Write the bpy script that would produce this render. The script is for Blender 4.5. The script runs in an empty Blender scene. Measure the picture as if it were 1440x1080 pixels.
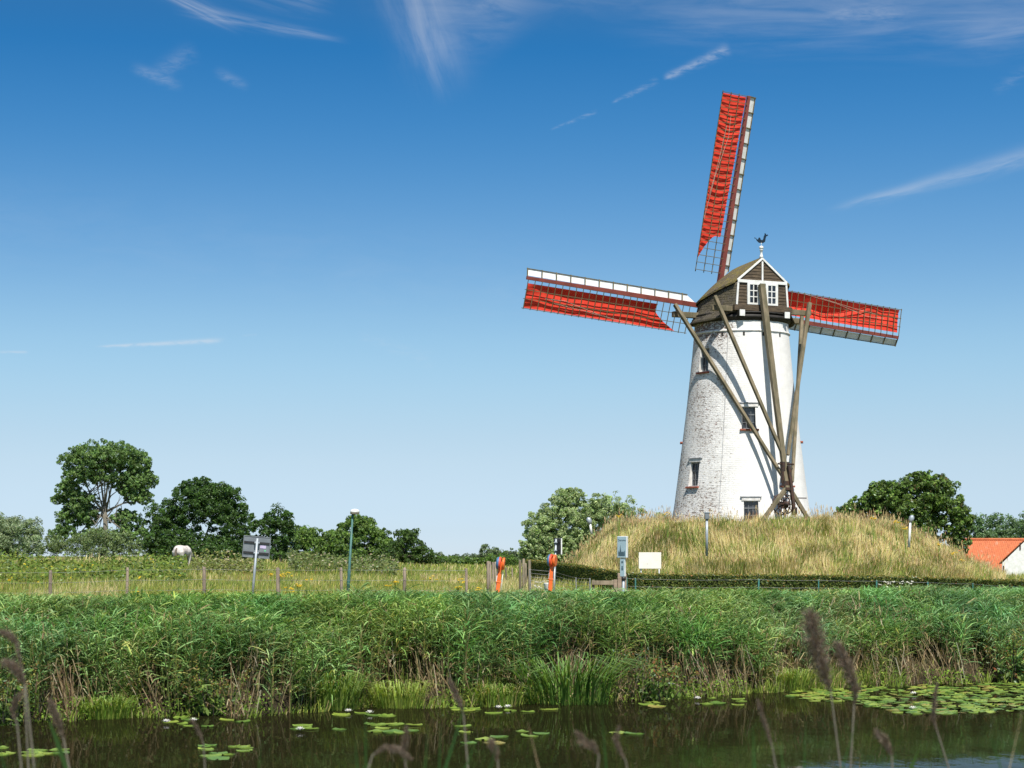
import bpy, bmesh, math, random
import numpy as np
from mathutils import Vector, Matrix
SC = bpy.context.scene
COL = SC.collection
R = math.radians
random.seed(7)
RNG = np.random.default_rng(11)

# ------------------------------------------------------------------ camera
F_PX = 2800.0            # focal length in photo pixels (70 mm on a 36 mm sensor, 1440 px wide)
HOR = 782.0              # horizon row in the photo
EYE = 3.0
cam = bpy.data.cameras.new('camera')
cam_ob = bpy.data.objects.new('camera', cam)
COL.objects.link(cam_ob)
cam.lens = 70.0
cam.sensor_width = 36.0
cam.shift_y = (HOR - 540.0) / 1440.0
cam_ob.location = (0, 0, EYE)
cam_ob.rotation_euler = (R(90), 0, 0)
cam.clip_start = 0.1
cam.clip_end = 9000
cam.dof.use_dof = True
cam.dof.focus_distance = 85.0
cam.dof.aperture_fstop = 4.0
SC.camera = cam_ob

# ------------------------------------------------------------------ view
SC.view_settings.view_transform = 'Standard'
SC.view_settings.look = 'None'
SC.view_settings.exposure = 0.5
SC.view_settings.gamma = 1.0
SC.cycles.max_bounces = 8
SC.cycles.transparent_max_bounces = 8
SC.cycles.use_denoising = True

# ------------------------------------------------------------------ sun
SUN_AZ, SUN_EL = R(13), R(57)
SUN = Vector((math.sin(SUN_AZ) * math.cos(SUN_EL), -math.cos(SUN_AZ) * math.cos(SUN_EL), math.sin(SUN_EL)))
sl = bpy.data.lights.new('sun', 'SUN')
sl.energy = 5.0
sl.angle = R(0.5)
sl.color = (1.0, 0.95, 0.87)
so = bpy.data.objects.new('sun', sl)
COL.objects.link(so)
so.rotation_euler = SUN.to_track_quat('Z', 'Y').to_euler()
so.location = (60, -80, 120)

# ------------------------------------------------------------------ node helper
class NB:
    def __init__(self, nt):
        self.nt = nt
    def n(self, t, **kw):
        nd = self.nt.nodes.new(t)
        for k, v in kw.items():
            setattr(nd, k, v)
        return nd
    def link(self, a, b):
        self.nt.links.new(a, b)
    def put(self, sock, v):
        if isinstance(v, bpy.types.NodeSocket):
            self.link(v, sock)
        else:
            sock.default_value = v
    def m(self, op, a, b=None, c=None, clamp=False):
        nd = self.n('ShaderNodeMath', operation=op, use_clamp=clamp)
        self.put(nd.inputs[0], a)
        if b is not None: self.put(nd.inputs[1], b)
        if c is not None: self.put(nd.inputs[2], c)
        return nd.outputs[0]
    def mix(self, f, a, b, mode='MIX'):
        nd = self.n('ShaderNodeMix', data_type='RGBA', blend_type=mode)
        self.put(nd.inputs[0], f)
        self.put(nd.inputs[6], a if isinstance(a, bpy.types.NodeSocket) else (*a, 1))
        self.put(nd.inputs[7], b if isinstance(b, bpy.types.NodeSocket) else (*b, 1))
        return nd.outputs[2]
    def ramp(self, f, stops, interp='LINEAR'):
        nd = self.n('ShaderNodeValToRGB')
        nd.color_ramp.interpolation = interp
        el = nd.color_ramp.elements
        while len(el) > 1: el.remove(el[-1])
        for i, (p, c) in enumerate(stops):
            e = el[0] if i == 0 else el.new(p)
            e.position = p
            e.color = (*c, 1) if len(c) == 3 else c
        self.put(nd.inputs[0], f)
        return nd.outputs[0]
    def smooth(self, x, a, b):
        nd = self.n('ShaderNodeMapRange', interpolation_type='SMOOTHSTEP')
        self.put(nd.inputs[0], x)
        nd.inputs[1].default_value = a; nd.inputs[2].default_value = b
        return nd.outputs[0]
    def noise(self, vec, scale, detail=4, rough=0.55, dist=0.0, dim='3D'):
        nd = self.n('ShaderNodeTexNoise', noise_dimensions=dim)
        self.put(nd.inputs['Vector'], vec)
        nd.inputs['Scale'].default_value = scale
        nd.inputs['Detail'].default_value = detail
        nd.inputs['Roughness'].default_value = rough
        nd.inputs['Distortion'].default_value = dist
        return nd.outputs[0]
    def comb(self, x, y, z):
        nd = self.n('ShaderNodeCombineXYZ')
        for i, v in enumerate((x, y, z)): self.put(nd.inputs[i], v)
        return nd.outputs[0]

# ------------------------------------------------------------------ world: Nishita sky with thin cirrus and contrails
W = bpy.data.worlds.new('World')
SC.world = W
W.use_nodes = True
W.cycles.sampling_method = 'MANUAL'
W.cycles.sample_map_resolution = 512
W.node_tree.nodes.clear()
b = NB(W.node_tree)
tc = b.n('ShaderNodeTexCoord').outputs['Generated']
sp = b.n('ShaderNodeSeparateXYZ'); b.link(tc, sp.inputs[0])
dx, dy, dz = sp.outputs
# the air was very clear that day: higher sky comes lower down
zz = b.m('MULTIPLY', b.m('MAXIMUM', dz, 0.0), 2.6)
zz = b.m('ADD', zz, 0.035)
nv = b.n('ShaderNodeVectorMath', operation='NORMALIZE')
b.link(b.comb(dx, dy, zz), nv.inputs[0])
sky = b.n('ShaderNodeTexSky', sky_type='NISHITA')
sky.sun_disc = False
sky.sun_elevation = SUN_EL
sky.sun_rotation = R(167)
sky.air_density = 1.0
sky.dust_density = 0.6
sky.ozone_density = 2.0
b.link(nv.outputs[0], sky.inputs[0])
# azimuth / elevation in units of 1/2800 rad
az = b.m('MULTIPLY', b.m('ARCTAN2', dx, dy), 2800.0)
el = b.m('MULTIPLY', b.m('ARCTAN2', dz, b.m('SQRT', b.m('ADD', b.m('MULTIPLY', dx, dx), b.m('MULTIPLY', dy, dy)))), 2800.0)
elev = b.m('DIVIDE', el, 2400.0, clamp=True)
tint = b.ramp(elev, [(0.0, (1.056, 1.13, 1.475)), (0.014, (1.169, 1.158, 1.315)), (0.0277, (1.354, 1.276, 1.303)), (0.0417, (1.559, 1.414, 1.32)), (0.0553, (1.734, 1.551, 1.359)), (0.0693, (1.839, 1.677, 1.421)), (0.083, (1.911, 1.813, 1.511)), (0.097, (1.95, 1.942, 1.613)), (0.111, (1.95, 2.04, 1.707)), (0.1247, (1.902, 2.084, 1.776)), (0.1387, (1.788, 2.068, 1.824)), (0.1523, (1.629, 2.012, 1.858)), (0.1663, (1.453, 1.937, 1.881)), (0.18, (1.291, 1.867, 1.897)), (0.194, (1.135, 1.797, 1.905)), (0.208, (0.974, 1.719, 1.903)), (0.2217, (0.819, 1.638, 1.893)), (0.2357, (0.679, 1.558, 1.878)), (0.2493, (0.564, 1.48, 1.855)), (0.2633, (0.469, 1.403, 1.823)), (0.277, (0.383, 1.325, 1.786)), (0.291, (0.294, 1.248, 1.75)), (0.4, (0.55, 1.0, 1.25)), (0.6, (0.72, 0.85, 0.95))])
skyc = b.mix(1.0, sky.outputs[0], tint, 'MULTIPLY')
n_fine = b.noise(b.comb(b.m('MULTIPLY', az, 0.05), b.m('MULTIPLY', el, 0.16), 0.0), 1.0, 3, 0.6, 0.5)
n_wide = b.noise(b.comb(b.m('MULTIPLY', az, 0.011), b.m('MULTIPLY', el, 0.04), 3.0), 1.0, 5, 0.62, 0.7)
def streak(p0, p1, w0, w1, amp, nscale=(0.02, 0.12), nlow=0.3, taper=0.16, own=False):
    """a band from p0 to p1 (photo pixels turned to azimuth / elevation)"""
    x0, y0 = p0[0] - 720, HOR - p0[1]
    x1, y1 = p1[0] - 720, HOR - p1[1]
    L = math.hypot(x1 - x0, y1 - y0); ux, uy = (x1 - x0) / L, (y1 - y0) / L
    rx = b.m('SUBTRACT', az, x0); ry = b.m('SUBTRACT', el, y0)
    t = b.m('ADD', b.m('MULTIPLY', rx, ux), b.m('MULTIPLY', ry, uy))
    s = b.m('SUBTRACT', b.m('MULTIPLY', ry, ux), b.m('MULTIPLY', rx, uy))
    tn = b.m('DIVIDE', t, L)
    if own:
        nz = b.noise(b.comb(b.m('MULTIPLY', t, nscale[0]), b.m('MULTIPLY', s, nscale[1]), x0 * 0.13), 1.0, 5, 0.6, 0.4)
    else:
        nz = n_wide if nscale[0] < 0.02 else n_fine
    s2 = b.m('ADD', s, b.m('MULTIPLY', b.m('SUBTRACT', nz, 0.5), w1 * 0.9))
    wid = b.m('ADD', b.m('MULTIPLY', tn, w1 - w0), w0)
    g = b.m('POWER', 2.718, b.m('MULTIPLY', b.m('POWER', b.m('DIVIDE', s2, b.m('MAXIMUM', wid, 0.5)), 2.0), -1.0))
    ends = b.m('MULTIPLY', b.smooth(tn, 0.0, taper), b.smooth(tn, 1.0, 1.0 - taper))
    tex = b.smooth(nz, nlow, nlow + 0.6)
    return b.m('MULTIPLY', b.m('MULTIPLY', b.m('MULTIPLY', g, ends), tex), amp)
parts = [
    streak((772, 192), (842, 166), 1.2, 2.5, 0.75), streak((858, 157), (928, 126), 2.0, 4.5, 0.7),
    streak((930, 125), (1028, 85), 4.0, 6.5, 0.8, (0.05, 0.25), 0.2, 0.12),
    streak((138, 495), (325, 482), 1.4, 3.6, 1.0, nlow=0.1), streak((0, 505), (55, 504), 1.6, 1.6, 0.7, nlow=0.15),
    streak((1150, 308), (1540, 218), 4.0, 15.0, 0.6, (0.012, 0.09), 0.12, 0.2, True), streak((340, 476), (365, 474), 1, 2, 0.35),
    streak((500, 470), (620, 512), 6, 12, 0.22), streak((1380, 160), (1500, 95), 8, 8, 0.25),
    streak((120, -30), (350, 66), 7, 10, 0.75, (0.010, 0.16), 0.22, 0.3, True), streak((240, 38), (500, 76), 9, 5, 0.65, (0.010, 0.16), 0.25, 0.3, True),
    streak((270, -20), (480, 34), 22, 16, 0.42, (0.010, 0.10), 0.25, 0.3, True), streak((185, 116), (266, 144), 7, 6, 0.38, nlow=0.15, taper=0.35),
    streak((212, 132), (285, 88), 9, 12, 0.26, nlow=0.15, taper=0.35), streak((300, 116), (356, 142), 6, 6, 0.3, nlow=0.15, taper=0.4),
    streak((545, -120), (640, 165), 50, 30, 0.55, (0.008, 0.05), 0.15, 0.3, True), streak((590, -120), (740, 80), 75, 70, 0.42, (0.008, 0.03), 0.1, 0.3),
    streak((820, 40), (1560, 62), 30, 44, 0.36, (0.006, 0.06), 0.18, 0.3, True), streak((640, -12), (1560, 14), 34, 30, 0.34, (0.005, 0.035), 0.1, 0.2),
    streak((1130, 44), (1290, 48), 10, 14, 0.30, (0.02, 0.1), 0.2, 0.35), streak((1290, 84), (1560, 66), 20, 40, 0.40, (0.008, 0.06), 0.2, 0.35, True),
    streak((-200, 300), (900, 420), 60, 60, 0.10, (0.004, 0.01), 0.3),
]
cl = parts[0]
for p in parts[1:]:
    cl = b.m('ADD', cl, p)
cl = b.m('MULTIPLY', b.m('MINIMUM', cl, 1.0), b.smooth(dz, 0.0, 0.02))
withcl = b.mix(b.m('MULTIPLY', cl, 0.47), skyc, (7.2, 7.6, 8.2))
bg = b.n('ShaderNodeBackground')
b.link(withcl, bg.inputs[0])
bg.inputs[1].default_value = 0.0705
wo = b.n('ShaderNodeOutputWorld')
b.link(bg.outputs[0], wo.inputs[0])

# ------------------------------------------------------------------ object helpers
def tag(o, label=None, cat=None, group=None, kind=None):
    if label: o['label'] = label
    if cat: o['category'] = cat
    if group: o['group'] = group
    if kind: o['kind'] = kind
    return o
def empty(name, loc, label=None, cat=None, group=None):
    o = bpy.data.objects.new(name, None)
    o.empty_display_size = 0.2
    COL.objects.link(o)
    o.location = loc
    return tag(o, label, cat, group)
def P(px, py, d):
    """the point of the place seen at photo pixel (px, py) at distance d"""
    return Vector(((px - 720) / F_PX * d, d, EYE - (py - HOR) / F_PX * d))
def X(px, d): return (px - 720) / F_PX * d
def Z(py, d): return EYE - (py - HOR) / F_PX * d

class MB:
    """collects solid pieces of ONE part and links them as one mesh object"""
    def __init__(self):
        self.v, self.f, self.s = [], [], []
    def add(self, vs, fs, smooth=False):
        o = len(self.v)
        self.v += [tuple(v) for v in vs]
        self.f += [tuple(i + o for i in f) for f in fs]
        self.s += [smooth] * len(fs)
    def box(self, c, size, rot=None):
        c = Vector(c); h = Vector(size) / 2
        vs = [Vector((sx * h.x, sy * h.y, sz * h.z)) for sx in (-1, 1) for sy in (-1, 1) for sz in (-1, 1)]
        if rot is not None: vs = [rot @ v for v in vs]
        self.add([c + v for v in vs], [(0, 1, 3, 2), (4, 6, 7, 5), (0, 4, 5, 1), (2, 3, 7, 6), (0, 2, 6, 4), (1, 5, 7, 3)])
    def beam(self, p0, p1, w, h, up=(0, 0, 1), w1=None, h1=None):
        p0, p1 = Vector(p0), Vector(p1)
        d = (p1 - p0).normalized(); up = Vector(up)
        if abs(d.dot(up)) > 0.98: up = Vector((0, 1, 0))
        s = d.cross(up).normalized(); u = s.cross(d)
        w1 = w if w1 is None else w1; h1 = h if h1 is None else h1
        vs = [p0 + s * a * w / 2 + u * c * h / 2 for a, c in ((-1, -1), (1, -1), (1, 1), (-1, 1))]
        vs += [p1 + s * a * w1 / 2 + u * c * h1 / 2 for a, c in ((-1, -1), (1, -1), (1, 1), (-1, 1))]
        self.add(vs, [(3, 2, 1, 0), (4, 5, 6, 7), (0, 1, 5, 4), (1, 2, 6, 5), (2, 3, 7, 6), (3, 0, 4, 7)])
    def tube(self, pts, rad, n=8, cap=True):
        pts = [Vector(p) for p in pts]
        if not hasattr(rad, '__len__'): rad = [rad] * len(pts)
        vs, fs = [], []
        ref = None
        for i, p in enumerate(pts):
            d = (pts[min(i + 1, len(pts) - 1)] - pts[max(i - 1, 0)]).normalized()
            if ref is None: ref = Vector((0, 0, 1)) if abs(d.z) < 0.9 else Vector((1, 0, 0))
            s = d.cross(ref).normalized(); u = s.cross(d).normalized(); ref = u
            for k in range(n):
                a = 2 * math.pi * k / n
                vs.append(p + (s * math.cos(a) + u * math.sin(a)) * rad[i])
        for i in range(len(pts) - 1):
            for k in range(n):
                k2 = (k + 1) % n
                fs.append((i * n + k, i * n + k2, (i + 1) * n + k2, (i + 1) * n + k))
        self.add(vs, fs, n > 5)
        if cap:
            o = len(self.v) - len(vs)
            self.f += [tuple(o + k for k in reversed(range(n))), tuple(o + (len(pts) - 1) * n + k for k in range(n))]
            self.s += [False, False]
    def lathe(self, c, prof, n=24, axis=None):
        """prof: (radius, height) pairs; axis: 3x3 matrix"""
        c = Vector(c); vs, fs = [], []
        for r, z in prof:
            for k in range(n):
                a = 2 * math.pi * k / n
                v = Vector((r * math.cos(a), r * math.sin(a), z))
                vs.append(c + (axis @ v if axis is not None else v))
        for i in range(len(prof) - 1):
            for k in range(n):
                k2 = (k + 1) % n
                fs.append((i * n + k, i * n + k2, (i + 1) * n + k2, (i + 1) * n + k))
        self.add(vs, fs, True)
        o = len(self.v) - len(vs)
        self.f += [tuple(o + k for k in reversed(range(n))), tuple(o + (len(prof) - 1) * n + k for k in range(n))]
        self.s += [False, False]
    def prism(self, poly, off):
        off = Vector(off); poly = [Vector(p) for p in poly]; n = len(poly)
        vs = poly + [p + off for p in poly]
        fs = [tuple(reversed(range(n))), tuple(range(n, 2 * n))]
        fs += [(k, (k + 1) % n, n + (k + 1) % n, n + k) for k in range(n)]
        self.add(vs, fs)
    def grid(self, rows, smooth=True, close=False):
        nr, nc = len(rows), len(rows[0])
        vs = [p for r in rows for p in r]
        fs = []
        for i in range(nr - 1):
            for k in range(nc if close else nc - 1):
                k2 = (k + 1) % nc
                fs.append((i * nc + k, i * nc + k2, (i + 1) * nc + k2, (i + 1) * nc + k))
        self.add(vs, fs, smooth)
    def build(self, name, mat, parent=None, loc=(0, 0, 0), bevel=0, fix=True):
        """parent: an Empty or mesh object; vertices were given in the place's own coordinates, loc is this object's origin"""
        loc = Vector(loc)
        me = bpy.data.meshes.new(name)
        me.from_pydata([Vector(v) - loc for v in self.v], [], self.f)
        me.polygons.foreach_set('use_smooth', self.s)
        me.update()
        if fix:
            bm = bmesh.new(); bm.from_mesh(me)
            bmesh.ops.recalc_face_normals(bm, faces=bm.faces)
            bm.to_mesh(me); bm.free()
        for m in (mat if isinstance(mat, (list, tuple)) else [mat]): me.materials.append(m)
        o = bpy.data.objects.new(name, me)
        COL.objects.link(o)
        o.location = loc
        if parent is not None: attach(o, parent)
        if bevel:
            md = o.modifiers.new('bevel', 'BEVEL'); md.width = bevel; md.segments = 2; md.limit_method = 'ANGLE'
        return o
def wmat(o):
    m = Matrix.Translation(o.location) @ o.rotation_euler.to_matrix().to_4x4()
    return wmat(o.parent) @ m if o.parent else m
def attach(o, parent):
    """parent keeping the place"""
    w = wmat(o)
    o.parent = parent
    m = wmat(parent).inverted() @ w
    o.location = m.to_translation(); o.rotation_euler = m.to_euler()
def copy_tree(o, parent=None):
    c = o.copy(); COL.objects.link(c)
    if parent is not None: c.parent = parent
    for ch in [x for x in bpy.data.objects if x.parent == o]: copy_tree(ch, c)
    return c

class Soup:
    """many small faces (leaves, blades) of one plant or one growth, with a colour per face"""
    def __init__(self):
        self.V, self.Q, self.T, self.C, self.n = [], [], [], [], 0
    def add(self, v, q=None, t=None, c=None):
        """v (n,3); q (m,4); t (k,3); c (n,3)"""
        self.V.append(np.asarray(v, np.float32))
        if q is not None: self.Q.append(np.asarray(q, np.int64) + self.n)
        if t is not None: self.T.append(np.asarray(t, np.int64) + self.n)
        c = np.asarray(c, np.float32)
        if c.ndim == 1: c = np.tile(c, (len(v), 1))
        self.C.append(c)
        self.n += len(v)
    def build(self, name, mat, parent=None, loc=(0, 0, 0)):
        V = np.concatenate(self.V) - np.array(loc, np.float32)
        Q = np.concatenate(self.Q) if self.Q else np.zeros((0, 4), np.int64)
        T = np.concatenate(self.T) if self.T else np.zeros((0, 3), np.int64)
        C = np.concatenate(self.C)
        me = bpy.data.meshes.new(name)
        me.vertices.add(len(V)); me.vertices.foreach_set('co', V.ravel())
        nl = Q.size + T.size
        me.loops.add(nl)
        me.loops.foreach_set('vertex_index', np.concatenate([Q.ravel(), T.ravel()]).astype(np.int32))
        me.polygons.add(len(Q) + len(T))
        ls = np.concatenate([np.arange(len(Q)) * 4, Q.size + np.arange(len(T)) * 3]).astype(np.int32)
        me.polygons.foreach_set('loop_start', ls)
        me.update(calc_edges=True)
        at = me.color_attributes.new('Col', 'FLOAT_COLOR', 'POINT')
        at.data.foreach_set('color', np.concatenate([C, np.ones((len(C), 1), np.float32)], 1).ravel())
        me.materials.append(mat)
        o = bpy.data.objects.new(name, me)
        COL.objects.link(o)
        o.location = loc
        if parent is not None: attach(o, parent)
        return o

def norm(a): return a / np.maximum(np.linalg.norm(a, axis=-1, keepdims=True), 1e-6)
def jitter(cols, n, amt=0.25, rng=RNG):
    """n colours picked from a list with weights, each varied in brightness and hue"""
    cs = np.array([c[:3] for c in cols], float); w = np.array([c[3] if len(c) > 3 else 1 for c in cols], float)
    k = rng.choice(len(cs), n, p=w / w.sum())
    c = cs[k] * (1 + (rng.random((n, 1)) - 0.5) * 2 * amt) * (1 + (rng.random((n, 3)) - 0.5) * 0.16)
    return np.clip(c, 0.002, 1)
def add_leaves(sp, pos, size, cols, rng=RNG, nrm=None, aspect=0.55, droop=0.0):
    """diamond leaves, slightly folded"""
    n = len(pos)
    d = norm(rng.normal(size=(n, 3)))
    if nrm is not None:
        # the blade faces outwards, so its long axis runs across the outward direction
        d = norm(d - nrm * (d * nrm).sum(1, keepdims=True) * 0.8)
    if droop: d = norm(d + np.array([0, 0, -droop]))
    q_ = rng.normal(size=(n, 3)) + (0 if nrm is None else nrm * 0.9)
    s = norm(np.cross(d, q_))
    u = np.cross(s, d)
    L = (size * (0.7 + 0.6 * rng.random(n)))[:, None]
    v = np.empty((n, 4, 3))
    v[:, 0] = pos - d * L * 0.5
    v[:, 1] = pos + s * L * aspect * 0.5 + u * L * 0.08
    v[:, 2] = pos + d * L * 0.5
    v[:, 3] = pos - s * L * aspect * 0.5 + u * L * 0.08
    sp.add(v.reshape(-1, 3), q=np.arange(4 * n).reshape(n, 4), c=np.repeat(cols, 4, 0))
def add_blades(sp, pos, h, w, lean, cols, rng=RNG, bend=0.35, face=None):
    """grass blades: two segments; lean (n,2) horizontal bend direction; a blade turns any way round"""
    n = len(pos)
    h = np.broadcast_to(h, n)[:, None]; w = np.broadcast_to(w, n)[:, None]
    a = rng.random(n) * 6.283 if face is None else face
    s = np.stack([np.cos(a), np.sin(a), np.zeros(n)], 1)
    l3 = np.concatenate([lean, np.zeros((n, 1))], 1)
    up = np.array([0, 0, 1.0])
    p1 = pos + up * h * 0.55 + l3 * h * bend * 0.35
    p2 = pos + up * h * (1 - 0.25 * np.linalg.norm(lean, axis=1, keepdims=True)) + l3 * h * bend
    v = np.empty((n, 5, 3))
    v[:, 0] = pos - s * w * 0.5; v[:, 1] = pos + s * w * 0.5
    v[:, 2] = p1 + s * w * 0.42; v[:, 3] = p1 - s * w * 0.42
    v[:, 4] = p2
    k = np.arange(n)[:, None] * 5
    sp.add(v.reshape(-1, 3), q=k + np.array([0, 1, 2, 3]), t=k + np.array([3, 2, 4]), c=np.repeat(cols, 5, 0))

# ------------------------------------------------------------------ materials
def new_mat(name):
    m = bpy.data.materials.new(name); m.use_nodes = True
    m.node_tree.nodes.clear()
    nb = NB(m.node_tree)
    out = nb.n('ShaderNodeOutputMaterial')
    return m, nb, out
def pmat(name, c1, c2=None, scale=3.0, rough=0.7, bump=0.0, bscale=None, metal=0.0, stretch=(1, 1, 1), spec=0.4, contrast=(0.35, 0.65), dist=0.02):
    m, nb, out = new_mat(name)
    p = nb.n('ShaderNodeBsdfPrincipled')
    co = nb.n('ShaderNodeTexCoord').outputs['Object']
    mp = nb.n('ShaderNodeMapping'); nb.link(co, mp.inputs[0]); mp.inputs[3].default_value = stretch
    nz = nb.noise(mp.outputs[0], scale, 5, 0.6)
    col = nb.mix(nb.smooth(nz, *contrast), c1, c2 or tuple(x * 0.75 for x in c1))
    nb.link(col, p.inputs['Base Color'])
    p.inputs['Roughness'].default_value = rough
    p.inputs['Metallic'].default_value = metal
    p.inputs['Specular IOR Level'].default_value = spec
    if bump:
        nz2 = nb.noise(mp.outputs[0], bscale or scale * 3, 4, 0.6)
        bp = nb.n('ShaderNodeBump'); bp.inputs['Strength'].default_value = bump; bp.inputs['Distance'].default_value = dist
        nb.link(nz2, bp.inputs['Height']); nb.link(bp.outputs[0], p.inputs['Normal'])
    nb.link(p.outputs[0], out.inputs[0])
    return m
def leaf_mat(name, transl=0.35, gloss=0.12, rough=0.45, warm=(1.0, 1.15, 0.5)):
    m, nb, out = new_mat(name)
    a = nb.n('ShaderNodeAttribute', attribute_name='Col').outputs['Color']
    d = nb.n('ShaderNodeBsdfDiffuse'); nb.link(a, d.inputs[0])
    t = nb.n('ShaderNodeBsdfTranslucent'); nb.link(nb.mix(1.0, a, warm, 'MULTIPLY'), t.inputs[0])
    mx = nb.n('ShaderNodeMixShader'); mx.inputs[0].default_value = transl
    nb.link(d.outputs[0], mx.inputs[1]); nb.link(t.outputs[0], mx.inputs[2])
    g = nb.n('ShaderNodeBsdfGlossy'); g.inputs['Roughness'].default_value = rough; g.inputs[0].default_value = (0.8, 0.9, 0.8, 1)
    fr = nb.n('ShaderNodeFresnel'); fr.inputs[0].default_value = 1.35
    m2 = nb.n('ShaderNodeMixShader'); nb.link(nb.m('MULTIPLY', fr.outputs[0], gloss, clamp=True), m2.inputs[0])
    nb.link(mx.outputs[0], m2.inputs[1]); nb.link(g.outputs[0], m2.inputs[2])
    nb.link(m2.outputs[0], out.inputs[0])
    return m
M = {}
M['leaf'] = leaf_mat('leaf', 0.42, 0.45, 0.45)
M['reed'] = leaf_mat('reed_leaf', 0.30, 0.22, 0.45, (1.1, 1.15, 0.5))
M['grass'] = leaf_mat('grass_blade', 0.4, 0.10, 0.55, (1.15, 1.1, 0.6))
M['straw'] = leaf_mat('dry_grass', 0.3, 0.2, 0.6, (1.1, 1.0, 0.7))
M['bark'] = pmat('bark', (0.10, 0.08, 0.06), (0.05, 0.045, 0.035), 6, 0.9, 0.5, 20, stretch=(1, 1, 0.2))
M['bark_pale'] = pmat('bark_pale', (0.20, 0.18, 0.14), (0.10, 0.09, 0.07), 4, 0.9, 0.5, 20, stretch=(1, 1, 0.2))
M['wood_grey'] = pmat('weathered_wood', (0.27, 0.22, 0.15), (0.13, 0.11, 0.07), 5, 0.85, 0.35, 30, stretch=(1, 1, 0.25))
M['wood_beam'] = pmat('mossy_beam', (0.185, 0.15, 0.095), (0.10, 0.088, 0.05), 3, 0.85, 0.35, 20, stretch=(1, 1, 0.3))
M['wood_dark'] = pmat('dark_plank', (0.105, 0.075, 0.045), (0.05, 0.037, 0.024), 3, 0.85, 0.4, 16, stretch=(1, 1, 5))
M['wood_black'] = pmat('tarred_wood', (0.03, 0.026, 0.022), (0.015, 0.014, 0.012), 3, 0.7, 0.3)
M['wood_bench'] = pmat('bench_wood', (0.36, 0.27, 0.19), (0.24, 0.18, 0.13), 4, 0.8, 0.3, 20, stretch=(0.2, 1, 1))
M['post'] = pmat('post_wood', (0.30, 0.24, 0.18), (0.16, 0.125, 0.095), 6, 0.9, 0.4, 25, stretch=(1, 1, 0.2))
M['white'] = pmat('white_paint', (0.74, 0.74, 0.72), (0.62, 0.62, 0.58), 3, 0.5, 0.1)
M['stock'] = pmat('red_brown_paint', (0.235, 0.055, 0.04), (0.16, 0.04, 0.03), 2, 0.6, 0.2)
M['lattice'] = pmat('lattice_wood', (0.16, 0.13, 0.06), (0.09, 0.08, 0.04), 5, 0.8, 0.2)
M['iron'] = pmat('rusty_iron', (0.045, 0.035, 0.03), (0.09, 0.045, 0.03), 8, 0.6, 0.3, metal=0.3)
M['steel'] = pmat('galvanised_steel', (0.36, 0.40, 0.43), (0.28, 0.32, 0.35), 6, 0.5, 0.05, metal=0.3)
M['steel_dark'] = pmat('grey_sign_back', (0.19, 0.215, 0.235), (0.155, 0.175, 0.19), 4, 0.55, 0.05, metal=0.2)
M['green_paint'] = pmat('green_paint', (0.05, 0.16, 0.14), (0.04, 0.11, 0.10), 4, 0.5, 0.1)
M['teal_post'] = pmat('teal_post', (0.05, 0.20, 0.17), (0.04, 0.14, 0.12), 4, 0.5)
M['orange'] = pmat('orange_plastic', (0.80, 0.16, 0.03), (0.68, 0.13, 0.025), 3, 0.45)
M['buoy_red'] = pmat('orange_red_foam', (0.70, 0.09, 0.035), (0.60, 0.07, 0.03), 3, 0.5)
M['buoy_blue'] = pmat('blue_cover', (0.07, 0.17, 0.32), (0.055, 0.13, 0.26), 3, 0.5)
M['black'] = pmat('black_plastic', (0.02, 0.02, 0.022), (0.03, 0.03, 0.03), 3, 0.5)
M['rope'] = pmat('rope', (0.50, 0.42, 0.33), (0.40, 0.33, 0.25), 3, 0.8)
M['wire'] = pmat('fence_wire', (0.30, 0.31, 0.30), (0.2, 0.2, 0.2), 3, 0.5, metal=0.4)
M['brick_red'] = pmat('red_brick', (0.34, 0.10, 0.06), (0.24, 0.07, 0.045), 6, 0.85, 0.3)
M['lead'] = pmat('lead_flashing', (0.30, 0.31, 0.32), (0.42, 0.42, 0.42), 4, 0.7, 0.2)
M['reveal'] = pmat('whitewashed_reveal', (0.72, 0.71, 0.68), (0.52, 0.50, 0.47), 5, 0.8, 0.3)
M['frame_grey'] = pmat('grey_window_frame', (0.20, 0.21, 0.22), (0.14, 0.15, 0.16), 5, 0.6)
M['vane'] = pmat('dark_vane_metal', (0.012, 0.03, 0.05), (0.02, 0.03, 0.04), 4, 0.4, metal=0.6)
def glass_mat():
    m, nb, out = new_mat('old_window_glass')
    p = nb.n('ShaderNodeBsdfPrincipled')
    co = nb.n('ShaderNodeTexCoord').outputs['Object']
    nz = nb.noise(co, 1.6, 3)
    nb.link(nb.mix(nb.smooth(nz, 0.35, 0.65), (0.012, 0.014, 0.018), (0.05, 0.055, 0.065)), p.inputs['Base Color'])
    p.inputs['Roughness'].default_value = 0.08
    bp = nb.n('ShaderNodeBump'); bp.inputs['Strength'].default_value = 0.15; bp.inputs['Distance'].default_value = 0.02
    nb.link(nb.noise(co, 3.0, 2), bp.inputs['Height']); nb.link(bp.outputs[0], p.inputs['Normal'])
    nb.link(p.outputs[0], out.inputs[0])
    return m
M['glass'] = glass_mat()
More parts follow.
